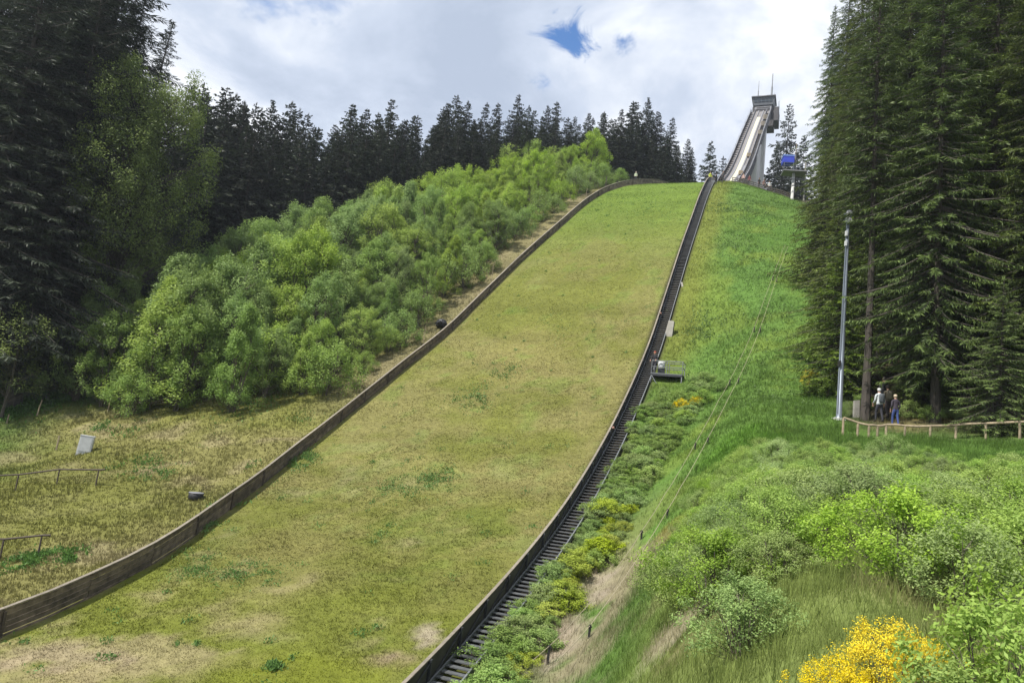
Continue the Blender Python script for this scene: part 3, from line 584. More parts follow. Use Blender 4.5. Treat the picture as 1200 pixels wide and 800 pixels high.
for i, (px, py, h_) in enumerate([(795, 478, 1.3), (812, 470, 1.1), (778, 464, .7), (824, 474, 1.1), (842, 458, .9), (965, 465, 1.6), (975, 450, 1.3), (955, 425, 1.2), (1010, 480, .9), (1065, 490, 1.0), (1090, 494, .9), (1120, 492, .8)]):
    put('low_plant', LP[i % 3], ground(px, py), h_, i * 1.1, (M_willow if i % 2 else M_bluegreen, M_barkl), ('green bush below the small stair platform, %s of five' % ORD[i] if px < 900 else 'undergrowth bush at the foot of the right forest, %s from the slope' % ORD[i - 5]), 'plant', 'bushes below the platform' if px < 900 else 'undergrowth at the right forest edge', part2='stems')
# dark weed clumps on the slopes
def weeds(name, centres, label, tufts=0):
    P = []; 
    for px, py, n, sp, ln in centres:
        c = ground(px, py)
        n *= 3; xy = np.array([c.x, c.y]) + rng.normal(0, 1, (n, 2)) * [sp, sp * 1.6]; k_ = fbm(xy[:, 0], xy[:, 1], 1.6, 2, 91) > .46; xy = xy[k_]; P.append(np.concatenate([xy, np.full((len(xy), 1), ln * .7)], 1))
    for _ in range(tufts):
        s_ = rng.uniform(-104, -5); t_ = rng.uniform(TL(s_) + .6, TR(s_) - 1.6); x_, y_ = to_xy(s_, t_); n = int(rng.integers(8, 40)); xy = np.array([x_, y_]) + rng.normal(0, rng.uniform(.06, .22), (n, 2)); P.append(np.concatenate([xy, np.full((n, 1), .11)], 1))
    P = np.concatenate(P); z = G(P[:, 0], P[:, 1]); q = np.stack([P[:, 0], P[:, 1], z + rng.uniform(0, .12, len(P))], 1)
    V, a = quads(q, rng.normal(0, .6, (len(P), 3)) + [0, 0, .8], rng.normal(0, 1, (len(P), 3)), P[:, 2] * rng.uniform(.6, 1.4, len(P)), P[:, 2] * .5, rng.uniform(0, 1, len(P)))
    return tag(link(name, np_mesh(name, V, np.arange(len(V)).reshape(-1, 4), {'var': ('FLOAT', a)}), M_weed), label, 'weeds', kind='stuff')
weeds('slope_weeds', [(560, 466, 260, .8, .22), (585, 440, 120, .7, .22), (535, 470, 90, .6, .2), (600, 433, 60, .5, .2), (490, 568, 300, .8, .18), (515, 560, 120, .5, .2), (455, 572, 90, .5, .16), (540, 548, 60, .4, .16), (235, 668, 260, .45, .14), (280, 672, 320, .5, .14), (310, 678, 160, .35, .14), (322, 780, 260, .13, .16), (340, 770, 110, .1, .14),
                      (452, 621, 130, .35, .14), (650, 380, 60, 1., .2), (760, 245, 200, 1.6, .25), (700, 246, 160, 1.8, .22), (730, 235, 160, 1.5, .22), (270, 590, 300, .5, .2), (350, 540, 350, .55, .22), (245, 618, 200, .4, .16), (215, 650, 60, .3, .12), (600, 520, 20, .3, .14), (640, 610, 20, .3, .12)], 'dark green weed clumps scattered over the landing slope', 170)
weeds('meadow_weeds', [(160, 548, 320, .9, .22), (185, 556, 160, .5, .22), (40, 655, 420, .45, .2), (85, 652, 260, .25, .22), (20, 660, 220, .4, .2), (295, 545, 60, .25, .2), (245, 517, 60, .3, .2), (120, 500, 90, .4, .25), (150, 505, 120, .8, .25), (20, 480, 600, 1.8, .35), (60, 470, 400, 1.8, .35), (300, 470, 300, 1.4, .25), (350, 492, 80, .6, .2)], 'green weed clumps on the meadow left of the plank wall')
weeds('bank_weeds', [(760, 700, 200, .6, .12), (800, 640, 200, .6, .12), (875, 250, 500, 1.9, .3), (850, 290, 300, 1.5, .28), (830, 380, 300, 1.2, .25), (820, 395, 260, 1.0, .25), (900, 380, 300, 1.5, .25), (870, 430, 300, 1.3, .25), (868, 470, 200, .8, .22), (895, 310, 300, 2., .28), (920, 470, 300, .9, .22), (865, 545, 120, .4, .18), (930, 240, 160, 1.4, .3), (845, 245, 160, 1.2, .3)], 'dark green weed clumps on the bank right of the stairs')


# ------------------------------------------------------------------ plank wall on the left
WH = 0.93
def wall_h(s): return WH
lw = empty('plank_wall', S3(-60, float(TL(-60)))); tag(lw, 'long brown plank wall curving up the left edge of the landing slope', 'wall')
def loc(o, p): return [Vector(q) - o.location for q in p]
NB_ = 5
seg = 3.6; sa = -104.0
while sa < 26:
    sb = min(sa + seg, 27)
    for b in range(NB_):
        z0 = -.10 + b * (WH + .1) / NB_ ; z1 = z0 + (WH + .1) / NB_ - .03; jx = random.uniform(-.03, .03)
        sub = [sa + (sb - sa) * k / 2 for k in range(3)]
        rings = []
        for k, s in enumerate(sub):
            if k == 0: s += .012
            if k == 2: s -= .012
            t = float(TL(s)) + jx
            rings.append(loc(lw, [S3(s, t - .03, z0), S3(s, t + .03, z0), S3(s, t + .03, z1), S3(s, t - .03, z1)]))
        MB().sweep(rings).build('board', M_plank, lw)
    t = float(TL(sa)); MB().sweep([loc(lw, [S3(sa - .06, t - .16, h), S3(sa + .06, t - .16, h), S3(sa + .06, t - .045, h), S3(sa - .06, t - .045, h)]) for h in (-.4, WH + .03)]).build('post', M_post, lw)
    if int(sa) % 2 == 0: MB().sweep([loc(lw, [S3(sa - .05, t + .045, h), S3(sa + .05, t + .045, h), S3(sa + .05, t + .10, h), S3(sa - .05, t + .10, h)]) for h in (-.4, WH - .06)]).build('batten', M_post, lw)
    MB().sweep([loc(lw, [S3(s, float(TL(s)) - .08, WH + .03), S3(s, float(TL(s)) + .07, WH + .03), S3(s, float(TL(s)) + .07, WH + .075), S3(s, float(TL(s)) - .08, WH + .075)]) for s in (sa + .01, (sa + sb) / 2, sb - .01)]).build('cap_board', M_cap, lw)
    sa = sb
# ------------------------------------------------------------------ dark panel wall and stairs on the right
SW = 0.95
rw = empty('panel_wall', S3(-50, float(TR(-50)) - SW)); tag(rw, 'dark panel wall along the right edge of the landing slope beside the stairs', 'wall')
sa = -108.0
RH = 0.92
while sa < 2:
    sb = sa + 2.4; tt = lambda s: float(TR(s)) - SW - .06
    MB().sweep([loc(rw, [S3(s, tt(s) - .025, -.15), S3(s, tt(s) + .025, -.15), S3(s, tt(s) + .025, RH), S3(s, tt(s) - .025, RH)]) for s in (sa + .02, (sa + sb) / 2, sb - .02)]).build('panel', M_panel, rw)
    MB().sweep([loc(rw, [S3(sa - .05, tt(sa) + .03, h), S3(sa + .05, tt(sa) + .03, h), S3(sa + .05, tt(sa) + .12, h), S3(sa - .05, tt(sa) + .12, h)]) for h in (-.4, RH + .02)]).build('post', M_dsteel, rw)
    a, b = loc(rw, [S3(sa + .05, tt(sa) + .075, .15), S3(sb - .05, tt(sb) + .075, RH - .1)]); MB().beam(a, b, .035, .05).build('brace', M_dsteel, rw)
    MB().sweep([loc(rw, [S3(s, tt(s) - .06, RH + .025), S3(s, tt(s) + .06, RH + .025), S3(s, tt(s) + .06, RH + .065), S3(s, tt(s) - .06, RH + .065)]) for s in (sa + .005, (sa + sb) / 2, sb - .005)]).build('cap_rail', M_cap, rw)
    sa = sb
st = empty('stairway', S3(-50, float(TR(-50)) - SW / 2)); tag(st, 'long narrow grey metal stairway climbing beside the dark panel wall', 'stairs')
SH = .22
for off, nm in ((-SW + .06, 'stringer'), (0.0, 'stringer')):
    ss_ = np.arange(-107, 3, 1.2)
    MB().sweep([loc(st, [S3(s, float(TR(s)) + off - .03, SH - .12), S3(s, float(TR(s)) + off + .03, SH - .12), S3(s, float(TR(s)) + off + .03, SH + .10), S3(s, float(TR(s)) + off - .03, SH + .10)]) for s in ss_]).build(nm, M_steel, st)
z = float(PROF(-107)); zs = np.linspace(-107, 2, 6000); zp = PROF(zs)
s = -106.8; nst = 0
rest = MB()
while s < 2:
    sl_ = (float(PROF(s + .3)) - float(PROF(s - .3))) / .6
    dp = .26; t = float(TR(s)); h = SH + .02
    a = loc(st, [S3(s, t - SW + .10, h), S3(s, t - .04, h)]); up = Vector((0, 0, 1)); f = Vector((HU[0], HU[1], 0)) * dp / 2
    m_ = MB().prism([a[0] - f, a[1] - f, a[1] + f, a[0] + f], [a[0] - f + up * .035, a[1] - f + up * .035, a[1] + f + up * .035, a[0] + f + up * .035])
    if nst < 299: m_.build('tread', M_tread, st)
    else: b_ = len(rest.v); rest.v += m_.v; rest.f += [tuple(i + b_ for i in q_) for q_ in m_.f]
    s += max(.30, min(.38, .20 / max(sl_, .05))) if s < -60 else .34; nst += 1
if rest.v: tag(rest.build('upper_treads', M_tread, st), kind='stuff')
for s in np.arange(-106, 2, 4.0):
    t = float(TR(s)); MB().beam(loc(st, [S3(s, t - .03, -.5)])[0], loc(st, [S3(s, t - .03, SH - .12)])[0], .08, .08, (0, 1, 0)).build('leg', M_steel, st)
# pale concrete foot and strut beside the stairs
p = ground(784, 392); o = MB().prism([(-.35, -.3, -.4), (.35, -.3, -.4), (.35, .3, -.4), (-.35, .3, -.4)], [(-.22, -.25, 1.25), (.28, -.25, 1.25), (.28, .25, 1.25), (-.22, .25, 1.25)]).build('concrete_footing', M_stone); o.location = p; o.rotation_euler = (0, .1, -HA)
tag(o, 'pale concrete footing block under the right edge of the stairs', 'block')
p = S3(-40, float(TR(-40)) + .1, .2); q = ground(801, 338); o = MB().beam((0, 0, 0), Vector(q) - p + Vector((0, 0, -.3)), .16, .10).build('stair_strut', M_stone); o.location = p; tag(o, 'pale slanting strut propping the upper stairs', 'strut')
for s, lab in ((-66.5, 'small pinkish cloth caught on the wall rail of the lower stairs'), (-47, 'small pinkish cloth caught on the wall rail of the upper stairs')):
    o = MB().sweep([[(-.02, -.16, .0), (.03, -.16, .02), (.05, -.16, .12), (-.03, -.16, .10)], [(-.04, 0, .03), (.05, 0, .0), (.07, 0, .15), (-.02, 0, .13)], [(-.01, .15, -.05), (.04, .15, -.04), (.06, .15, .06), (0, .15, .05)]]).build('cloth', M_pink); o.location = S3(s, float(TR(s)) - SW + .08, RH - .12); o.rotation_euler = (0, 0, -HA); tag(o, lab, 'cloth')

# ------------------------------------------------------------------ small platform by the stairs
p0 = S3(-56.5, float(TR(-56.5)) + .05, 0); pf = empty('viewing_platform', p0, -HA); tag(pf, 'small grey steel platform with railing on the right side of the stairs', 'platform')
PL = 2.5; PZ = .45
MB().box(0, PL, -.6, .6, PZ - .06, PZ).build('deck', M_steel, pf)
for a_ in (.05, PL - .05):
    for b_ in (-.55, .55): MB().box(a_ - .04, a_ + .04, b_ - .04, b_ + .04, -1.6, PZ - .065).build('leg', M_steel, pf)
for b_ in (-.57, .57): MB().box(.0, PL, b_ - .03, b_ + .03, PZ - .22, PZ - .07).build('edge_beam', M_dsteel, pf)
MB().beam((.1, -.62, PZ - .2), (.6, -.62, -.5), .05, .05).build('brace', M_steel, pf)
for b_ in (-.57, .57):
    for z_ in (.5, .98): MB().tube([(.05, b_, PZ + z_), (PL, b_, PZ + z_)], .032, 6).build('rail', M_steel, pf)
    for a_ in (.05, PL / 2, PL - .02): MB().tube([(a_, b_, PZ), (a_, b_, PZ + .98)], .032, 6).build('rail_post', M_steel, pf)
for z_ in (.5, .98): MB().tube([(PL, -.57, PZ + z_), (PL, .57, PZ + z_)], .032, 6).build('rail', M_steel, pf)
o = MB().sweep([[(r_ * math.cos(a), r_ * math.sin(a), z_) for a in np.linspace(0, 6.2832, 13)[:-1]] for r_, z_ in ((.20, 0), (.27, .03), (.30, .35), (.30, .5), (.26, .56))]).build('tub', M_white)
wp = pf.matrix_basis @ Vector((.75, -.15, PZ + .0)); o.location = wp + Vector((0, 0, .42)); 
tag(o, 'white tub on the small platform by the stairs', 'tub')
sd = MB().box(-.25, .25, -.2, .2, 0, .418).build('stand', M_dsteel); sd.location = wp; tag(sd, 'low dark stand under the white tub', 'stand')

# ------------------------------------------------------------------ cable track
cabs = []
top = ground(922, 291); 
for (bx, by, tx, ty, lab) in ((622, 800, 920, 291, 'left straw coloured cable running down the right bank'), (655, 800, 923, 293, 'right straw coloured cable running down the right bank')):
    A_ = ground(bx, by); B_ = ground(tx, ty); path = []
    for k in range(49):
        f = k / 48; x = A_.x + (B_.x - A_.x) * f; y = A_.y + (B_.y - A_.y) * f; path.append((x, y, G1(x, y)))
    pa = np.array(path); hsm = np.convolve(np.pad(pa[:, 2], 3, 'edge'), np.ones(7) / 7, 'valid'); pa[:, 2] = np.maximum(hsm, pa[:, 2]) + .38
    o = MB().tube([tuple(q) for q in pa], .013, 5).build('cable', M_rope); tag(o, lab, 'cable'); cabs.append(pa)
lab2 = ['lowest', 'second lowest', 'third lowest', 'fourth lowest', 'fifth lowest', 'topmost']
for ci, (pa, nm) in enumerate(zip(cabs, ('left', 'right'))):
    for k, i_ in enumerate((1 + ci, 9 + ci, 17, 25, 33, 41)):
        q = pa[i_]; g = G1(q[0], q[1]); o = MB().box(-.04, .04, -.03, .03, -.3, q[2] - g + .03).box(-.07, .07, -.035, .035, q[2] - g - .06, q[2] - g - .02).build('cable_post', M_black); o.location = (q[0], q[1], g); tag(o, '%s short black post under the %s cable' % (lab2[k], nm), 'post')

# ------------------------------------------------------------------ left meadow things
def railing(a, b, n, lab):
    A_ = ground(*a); B_ = ground(*b); o = empty('handrail', A_); tag(o, lab, 'railing'); D = B_ - A_; tops = []
    for k in range(n):
        q = A_ + D * (k / (n - 1)); q.z = G1(q.x, q.y); tops.append(q + Vector((0, 0, .92))); MB().tube([q - A_ - Vector((0, 0, .3)), q - A_ + Vector((0, 0, .90))], .04, 8).build('post', M_rust, o)
    e = (tops[-1] - tops[0]).normalized() * .35
    MB().tube([tops[0] - A_ - e] + [q - A_ for q in tops] + [tops[-1] - A_ + e], .045, 8).build('rail', M_rust, o)
railing((-30, 577), (112, 569), 4, 'upper thin brown handrail on the left meadow')
railing((-45, 655), (44, 652), 3, 'lower thin brown handrail on the left meadow')
p = ground(98, 531); bx = empty('utility_box', p, .35); tag(bx, 'white utility box standing tilted on the left meadow', 'box')
MB().box(-.42, .42, -.3, .3, -.2, 1.15).build('cabinet', M_white, bx); MB().box(-.44, .44, -.32, .32, 1.152, 1.21).build('lid', M_white, bx); MB().box(-.34, .34, -.325, -.302, .15, 1.05).build('door', M_white, bx)
bx.rotation_euler = (0, .06, .35)
p = ground(229, 584); o = empty('manhole_ring', p); tag(o, 'flat black drum with grey lid on the left meadow', 'drum')
MB().lathe([(.36, -.2), (.40, .10), (.40, .26), (.37, .28)], 20).build('drum', M_black, o, True); MB().lathe([(.41, .282), (.42, .31), (.40, .335), (.05, .35)], 20).build('lid', M_side, o)
for px, py, h, ln, lab in [(43, 487, 1.3, .15, 'leaning pale wooden stake at the shaded left forest edge'), (8, 496, .7, 0, 'short pale wooden stake at the left frame edge'), (126, 481, 1.2, .12, 'leaning wooden stake at the lower left corner of the thicket'), (66, 527, 1.0, 0, 'thin stake left of the white utility box'), (157, 484, .8, 0, 'short wooden stake below the thicket')]:
    o = MB().tube([(0, 0, -.3), (ln * .5, 0, h * .5), (ln, .03, h)], [.06, .055, .045], 7).build('wooden_stake', M_wood); o.location = ground(px, py); tag(o, lab, 'stake')
for px, py, h, lab in [(708, 224, 1.7, 'dark upright stake behind the upper plank wall'), (678, 235, 1.2, 'pale thin stake behind the plank wall near the top'), (565, 335, 1.6, 'thin pale rod behind the middle of the plank wall'), (479, 409, 1.5, 'thin pale rod behind the lower plank wall'), (615, 290, 1.0, 'thin grey rod behind the plank wall by the shrubs')]:
    gp = ground(px, py); s, t = to_st(gp.x, gp.y); s = float(s); t = float(TL(s)) - .7; x, y = to_xy(s, t); o = MB().tube([(0, 0, -.3), (.03, 0, h + .9)], .03 if 'thin' in lab else .06, 6).build('marker_rod', M_post if 'dark' in lab else M_wood); o.location = (x, y, G1(x, y)); tag(o, lab, 'rod')
s = -49.5; t = float(TL(s)) - 1.5; x, y = to_xy(s, t); o = empty('tarpaulin_bundle', (x, y, G1(x, y)), -HA); tag(o, 'black bundle lying behind the plank wall beside the shrubs', 'bundle')
MB().lathe([(.2, 0), (.55, .1), (.6, .45), (.45, .75), (.15, .9)], 11).build('bundle', M_black, o); MB().tube([(.2, -1.5, .15), (.1, -.6, .4), (0, .2, .35)], [.14, .24, .2], 8).build('roll', M_black, o)

# ------------------------------------------------------------------ floodlight pole, fence, marker at the right
p = ground(983, 491, 10, 60); fp = empty('floodlight_pole', p); tag(fp, 'tall grey steel floodlight pole with round lamps beside the path', 'pole')
tp_ = at(995, 262, p.y).z - p.z
MB().lathe([(.22, -.2), (.22, .12), (.155, .14), (.13, tp_ * .5), (.085, tp_)], 14).build('shaft', M_galv, fp, True)
MB().box(-.36, .36, -.36, .36, -.25, .05).build('foot', M_conc, fp)
MB().box(-.20, -.10, -.20, .05, tp_ * .26, tp_ * .26 + .3).build('junction_box', M_black, fp)
MB().tube([(-.13, -.12, .3), (-.11, -.12, tp_ * .9)], .025, 5).build('conduit', M_galv, fp)
for k, (dx, dz) in enumerate([(.0, .55), (.02, .15)]):
    MB().beam((-.25, 0, tp_ + dz), (.25, 0, tp_ + dz), .06, .06).build('crossbar', M_galv, fp)
    q = (.15, -.2)[k]; rng_ = np.linspace(0, 6.2832, 15)[:-1]
    L_ = MB().sweep([[(q * .17 + dx + r_ * math.cos(a), y_, tp_ + dz + .02 + r_ * math.sin(a)) for a in rng_] for r_, y_ in ((.07, .12), (.16, .06), (.215, -.08), (.225, -.12))]).build('floodlight', M_galv, fp)
    MB().sweep([[(q * .17 + dx + r_ * math.cos(a), y_, tp_ + dz + .02 + r_ * math.sin(a)) for a in rng_] for r_, y_ in ((.19, -.123), (.19, -.128))]).build('lens', M_white, L_)
    for g_ in (-.09, 0, .09): MB().box(q * .17 + dx + g_ - .008, q * .17 + dx + g_ + .008, -.15, -.13, tp_ + dz - .17, tp_ + dz + .21).build('guard_bar', M_dsteel, L_)
MB().tube([(0, 0, tp_ - .05), (0, 0, tp_ + .7)], .05, 8).build('spigot', M_galv, fp)
for dz in (.5, 1.1): MB().box(-.16, -.06, -.16, -.02, tp_ - dz - .3, tp_ - dz).build('lamp_gear', M_white, fp)
p = ground(1003, 489, 10, 60); o = MB().prism([(-.15, -.1, -.2), (.15, -.1, -.2), (.15, .1, -.2), (-.15, .1, -.2)], [(-.15, -.1, .95), (.14, -.1, 1.0), (.14, .1, 1.0), (-.15, .1, .95)]).build('marker_stone', M_stone); o.location = p; tag(o, 'pale stone marker post standing just right of the floodlight pole', 'post')
fence = [(988, 500), (1005, 506), (1018, 509), (1028, 512), (1038, 514), (1060, 517), (1090, 513), (1120, 512), (1155, 510), (1195, 508), (1240, 506)]
fr = empty('wooden_fence', ground(*fence[0], 10, 40)); tag(fr, 'low rustic wooden rail fence along the path above the bushes', 'fence'); tops = []
for i, (px, py) in enumerate(fence):
    d = np.interp(px, [988, 1060, 1240], [36.0, 35.5, 33.0]); r_ = ray(px, py) * d; g = G1(r_[0], r_[1]); base = Vector((r_[0], r_[1], g)) - fr.location
    tz = at(px, py - (11 if i < 6 else 14), d).z; tz = max(tz, g + .5); tp3 = Vector((r_[0], r_[1], tz)) - fr.location; tops.append(tp3)
    MB().tube([base - Vector((0, 0, .3)), tp3 - Vector((0, 0, .03))], [.06, .055], 7).build('post', M_wood, fr)
for a, b in zip(tops, tops[1:]):
    MB().tube([a + Vector((0, 0, random.uniform(-.01, .01))), (a + b) / 2 + Vector((0, 0, random.uniform(-.03, .03))), b], [.055, .06, .05], 7).build('rail', M_wood, fr)

# ------------------------------------------------------------------ inrun tower
IA = R(23); IU = Vector((math.sin(IA), math.cos(IA), 0)); IN = Vector((math.cos(IA), -math.sin(IA), 0))
I0 = at(857, 213, 145); IE = at(891.0, 131, 194.5)
run = math.hypot(IE.x - I0.x, IE.y - I0.y)
IPZ = pchip([-24, -14, -6, 0, 8, 18, 30, run + 2], [-13.0, -9.6, -4.6, 0, 5.2, 12.8, 23.0, IE.z - I0.z + 1.7])
tw = empty('ski_jump_tower', (I0.x, I0.y, I0.z)); tag(tw, 'ski jump inrun tower with pale track, dark side walls and cabin on top', 'tower')
def ip(l, t, h): return IU * l + IN * (t * .78) + Vector((0, 0, float(IPZ(l)) + h))
LS = list(np.linspace(-24, run, 30))
def strip(name, mat, t0, t1, h0, h1, l0=-24, l1=None, parent=tw):
    l1 = run if l1 is None else l1; ls = [l for l in LS if l0 <= l <= l1]
    return MB().sweep([[ip(l, t0, h0), ip(l, t1, h0), ip(l, t1, h1), ip(l, t0, h1)] for l in ls]).build(name, mat, parent)
strip('deck', M_deck, -3.3, 3.3, -.55, 0)
strip('track', M_track, -.62, .62, .02, .12, l1=run - 3)
strip('track_edge', M_side, -1.0, -.63, .02, .30); strip('track_edge', M_side, .63, 1.0, .02, .30)
strip('side_strip', M_deck, -1.9, -1.05, .02, .10); strip('side_strip', M_side, 1.05, 1.9, .02, .16, l1=14)
strip('inner_wall', M_side, -2.0, -1.9, .02, .85); strip('inner_wall', M_side, 1.9, 2.0, .02, .75)
strip('outer_wall', M_clad, -3.42, -3.31, -1.1, .9); strip('outer_wall', M_clad, 3.31, 3.42, -1.9, .9)
strip('wall_cap', M_side, -3.46, -3.27, .902, .96); strip('wall_cap', M_side, 3.27, 3.46, .902, .96)
strip('handrail', M_galv, -3.40, -3.34, 1.7, 1.76); strip('handrail', M_galv, 3.34, 3.40, 1.5, 1.55)
for k in range(0, 30, 2):
    l = LS[k]
    for q in (-3.37, 3.37): MB().tube([ip(l, q, .9), ip(l, q, 1.7 if q < 0 else 1.5)], .03, 5).build('rail_post', M_galv, tw)
for k, l in enumerate(np.arange(-18, run - 2, .75)):
    a = ip(l, 2.05, .12); b = ip(l, 3.27, .12); MB().beam(a, b, .35, .06).build('step', M_side if k % 8 == 0 else M_deck, tw)
    if k % 2 == 0: MB().beam(ip(l, -3.27, .12), ip(l, -2.05, .12), .35, .06).build('step', M_deck, tw)
# start gate beams and side landings
for l, ht in ((run * .62, 1.1), (run * .74, 1.3), (run * .84, 1.4)):
    MB().box(-.5, .5, -.45, .45, 0, ht).build('start_hatch', M_cap, tw).location = ip(l, 2.6, .15)
for l in (run * .35, run * .1):
    MB().box(-.4, .4, -.3, .3, 0, .9).build('start_hatch', M_wood, tw).location = ip(l, 1.45, .2)
# concrete pier below the inrun
def pier(l, depth, t0, t1, name='pier'):
    zt = float(IPZ(l)) - .6; zb = -14
    m = MB(); a = [IU * l + IN * t0, IU * l + IN * t1, IU * (l + depth) + IN * t1, IU * (l + depth) + IN * t0]
    tz = [zt, zt, float(IPZ(l + depth)) - .6, float(IPZ(l + depth)) - .6]
    m.prism([p_ + Vector((0, 0, zb)) for p_ in a], [p_ + Vector((0, 0, z_)) for p_, z_ in zip(a, tz)]); return m.build(name, M_conc, tw)
pier(run * .40, 7.0, -2.2, 2.9); pier(run * .80, 4.0, -2.4, 2.4)
# cabin
cl0 = run - 1.5; cz = float(IPZ(run)) + 0
cp_ = at(894.5, 123.5, 198.5) - I0
ct = Matrix.Translation(Vector((cp_.x, cp_.y, cp_.z - 1.65))) @ Matrix.Rotation(-IA, 4, 'Z')
def cbox(name, mat, x0, x1, y0, y1, z0, z1, flare=0, parent=tw):
    m = MB().prism([(x0, y0, z0), (x1, y0, z0), (x1, y1, z0), (x0, y1, z0)], [(x0 - flare, y0 - flare, z1), (x1 + flare, y0 - flare, z1), (x1 + flare, y1, z1), (x0 - flare, y1, z1)])
    m.v = [tuple(ct @ Vector(p_)) for p_ in m.v]; return m.build(name, mat, parent)
cbox('start_house', M_clad, -3.0, 3.0, .6, 5.5, -4.5, 1.6)
ca = cbox('cabin', M_cabin, -2.7, 2.7, -.2, 5.2, 1.65, 3.9, .35)
for k in range(5): cbox('window', M_glass, -2.5 + k * 1.02, -1.65 + k * 1.02, -.47, -.40, 2.55, 3.4, parent=ca)
rf_ = cbox('roof', M_dsteel, -3.3, 3.3, -.9, 5.6, 3.95, 4.25)
cbox('sign_plate', M_side, -.9, .8, -.98, -.91, 3.98, 4.2, parent=rf_)
cbox('balcony', M_side, -2.3, 2.3, -.6, .55, 0.2, 1.0); cbox('balcony_slot', M_clad, -1.7, 1.9, -.66, -.61, .48, .78); cbox('balcony_soffit', M_clad, -2.3, 2.3, -.5, .55, -.8, .15)
cbox('side_box', M_clad, 3.2, 4.4, -2.2, 3.5, -4.3, -.2); cbox('side_ladder', M_galv, 4.1, 4.25, -.2, -.05, -.15, 2.4)
def mast(x, y, z0, h, r_, mat=M_steel):
    m = MB().tube([(x, y, z0), (x, y, z0 + h * .45)], r_ * 1.7, 6).tube([(x, y, z0 + h * .45), (x, y, z0 + h)], [r_ * 1.1, r_ * .7], 6); m.v = [tuple(ct @ Vector(p_)) for p_ in m.v]; return m.build('antenna', mat, tw)
mast(-1.7, 1.0, 4.26, 5.6, .10); a_ = mast(2.0, 1.0, 4.26, 7.6, .16)
m = MB().box(1.86, 2.14, .86, 1.14, 9.6, 11.4); m.v = [tuple(ct @ Vector(p_)) for p_ in m.v]; m.build('antenna_sleeve', M_steel, a_)
cbox('roof_box', M_galv, -1.45, -.7, .8, 1.5, 4.26, 4.9); mast(4.3, 1.0, -.2, 3.6, .05, M_galv); mast(2.8, 1.4, 4.26, 1.8, .05, M_galv)

# ------------------------------------------------------------------ judges' platform with the blue box
p = ground(928, 236, 60, 140); p = Vector((ray(928, 236)[0] * 108, 108, 0)); p.z = at(928, 236, 108).z
jt = empty('judge_platform', p, -.15); tag(jt, 'steel platform on a grey post with railing and mast at the slope crest', 'platform')
dz = at(928, 203, 108).z - p.z
MB().lathe([(.26, -3), (.24, 0), (.22, dz)], 12).build('post', M_conc, jt, True)
MB().box(-1.7, 1.8, -1.0, 1.2, dz, dz + .18).build('deck', M_side, jt)
for a_ in (-1.65, -.3, .7, 1.75):
    MB().tube([(a_, -.95, dz + .18), (a_, -.95, dz + 1.3)], .035, 6).build('rail_post', M_galv, jt)
for z_ in (.55, .9, 1.28): MB().tube([(-1.65, -.95, dz + z_), (1.75, -.95, dz + z_)], .03, 6).build('rail', M_galv, jt)
MB().tube([(.05, -.2, dz + .2), (.05, -.2, dz + 3.0)], .20, 8).build('column', M_side, jt)
MB().tube([(.12, -.2, dz + 3.0), (.16, -.2, dz + 4.8)], .05, 6).build('mast', M_wood, jt)
for z_ in (-1.2, -2.2): MB().beam((-1.5, -.6, dz + z_), (1.5, -.6, dz + z_), .08, .10).build('brace', M_dsteel, jt)
MB().tube([(1.85, .6, -3), (1.85, .6, dz + 2.2)], .12, 7).build('rear_post', M_stone, jt)
o = empty('blue_box', p + Vector((0, 0, dz + 1.34)), -.15); tag(o, 'bright blue box with pale lid on the platform at the crest', 'box')
MB().box(-1.8, -.2, -.99, .5, 0.0, 1.0).build('side_panel', M_blue, o); MB().box(-1.86, -.15, -1.04, .55, 1.003, 1.20).build('lid', simple('pale_blue_tarpaulin', (.13, .22, .55), .6, var=.15), o)
# crest railing between inrun and platform
cr = empty('crest_railing', at(868, 214, 118)); tag(cr, 'low dark railing along the crest in front of the concrete pier', 'railing'); prev = None
for k in range(12):
    f = k / 11; px = 858 + f * 68; py = np.interp(px, [858, 900, 926], [213, 222, 232]); q = at(px, py, 116 - 5 * f); q.z = G1(q.x, q.y) + .05; q = q - cr.location
    MB().tube([q - Vector((0, 0, 1.2)), q + Vector((0, 0, .75))], .05, 5).build('post', M_dsteel, cr)
    if prev:
        for z_ in (.1, .4, .72): MB().beam(prev + Vector((0, 0, z_)), q + Vector((0, 0, z_)), .05, .12).build('rail', M_post, cr)
    prev = q
hut = empty('start_hut', at(832, 211, 119) - Vector((0, 0, 1.4)), -HA); tag(hut, 'small dark hut at the head of the stairs', 'hut'); MB().box(-.7, .7, -.6, .6, 0, 1.9).build('wall', M_dsteel, hut); MB().prism([(-.85, -.75, 1.9), (.85, -.75, 1.9), (.85, .75, 1.9), (-.85, .75, 1.9)], [(-.5, -.4, 2.35), (.5, -.4, 2.35), (.5, .4, 2.35), (-.5, .4, 2.35)]).build('roof', M_clad, hut)

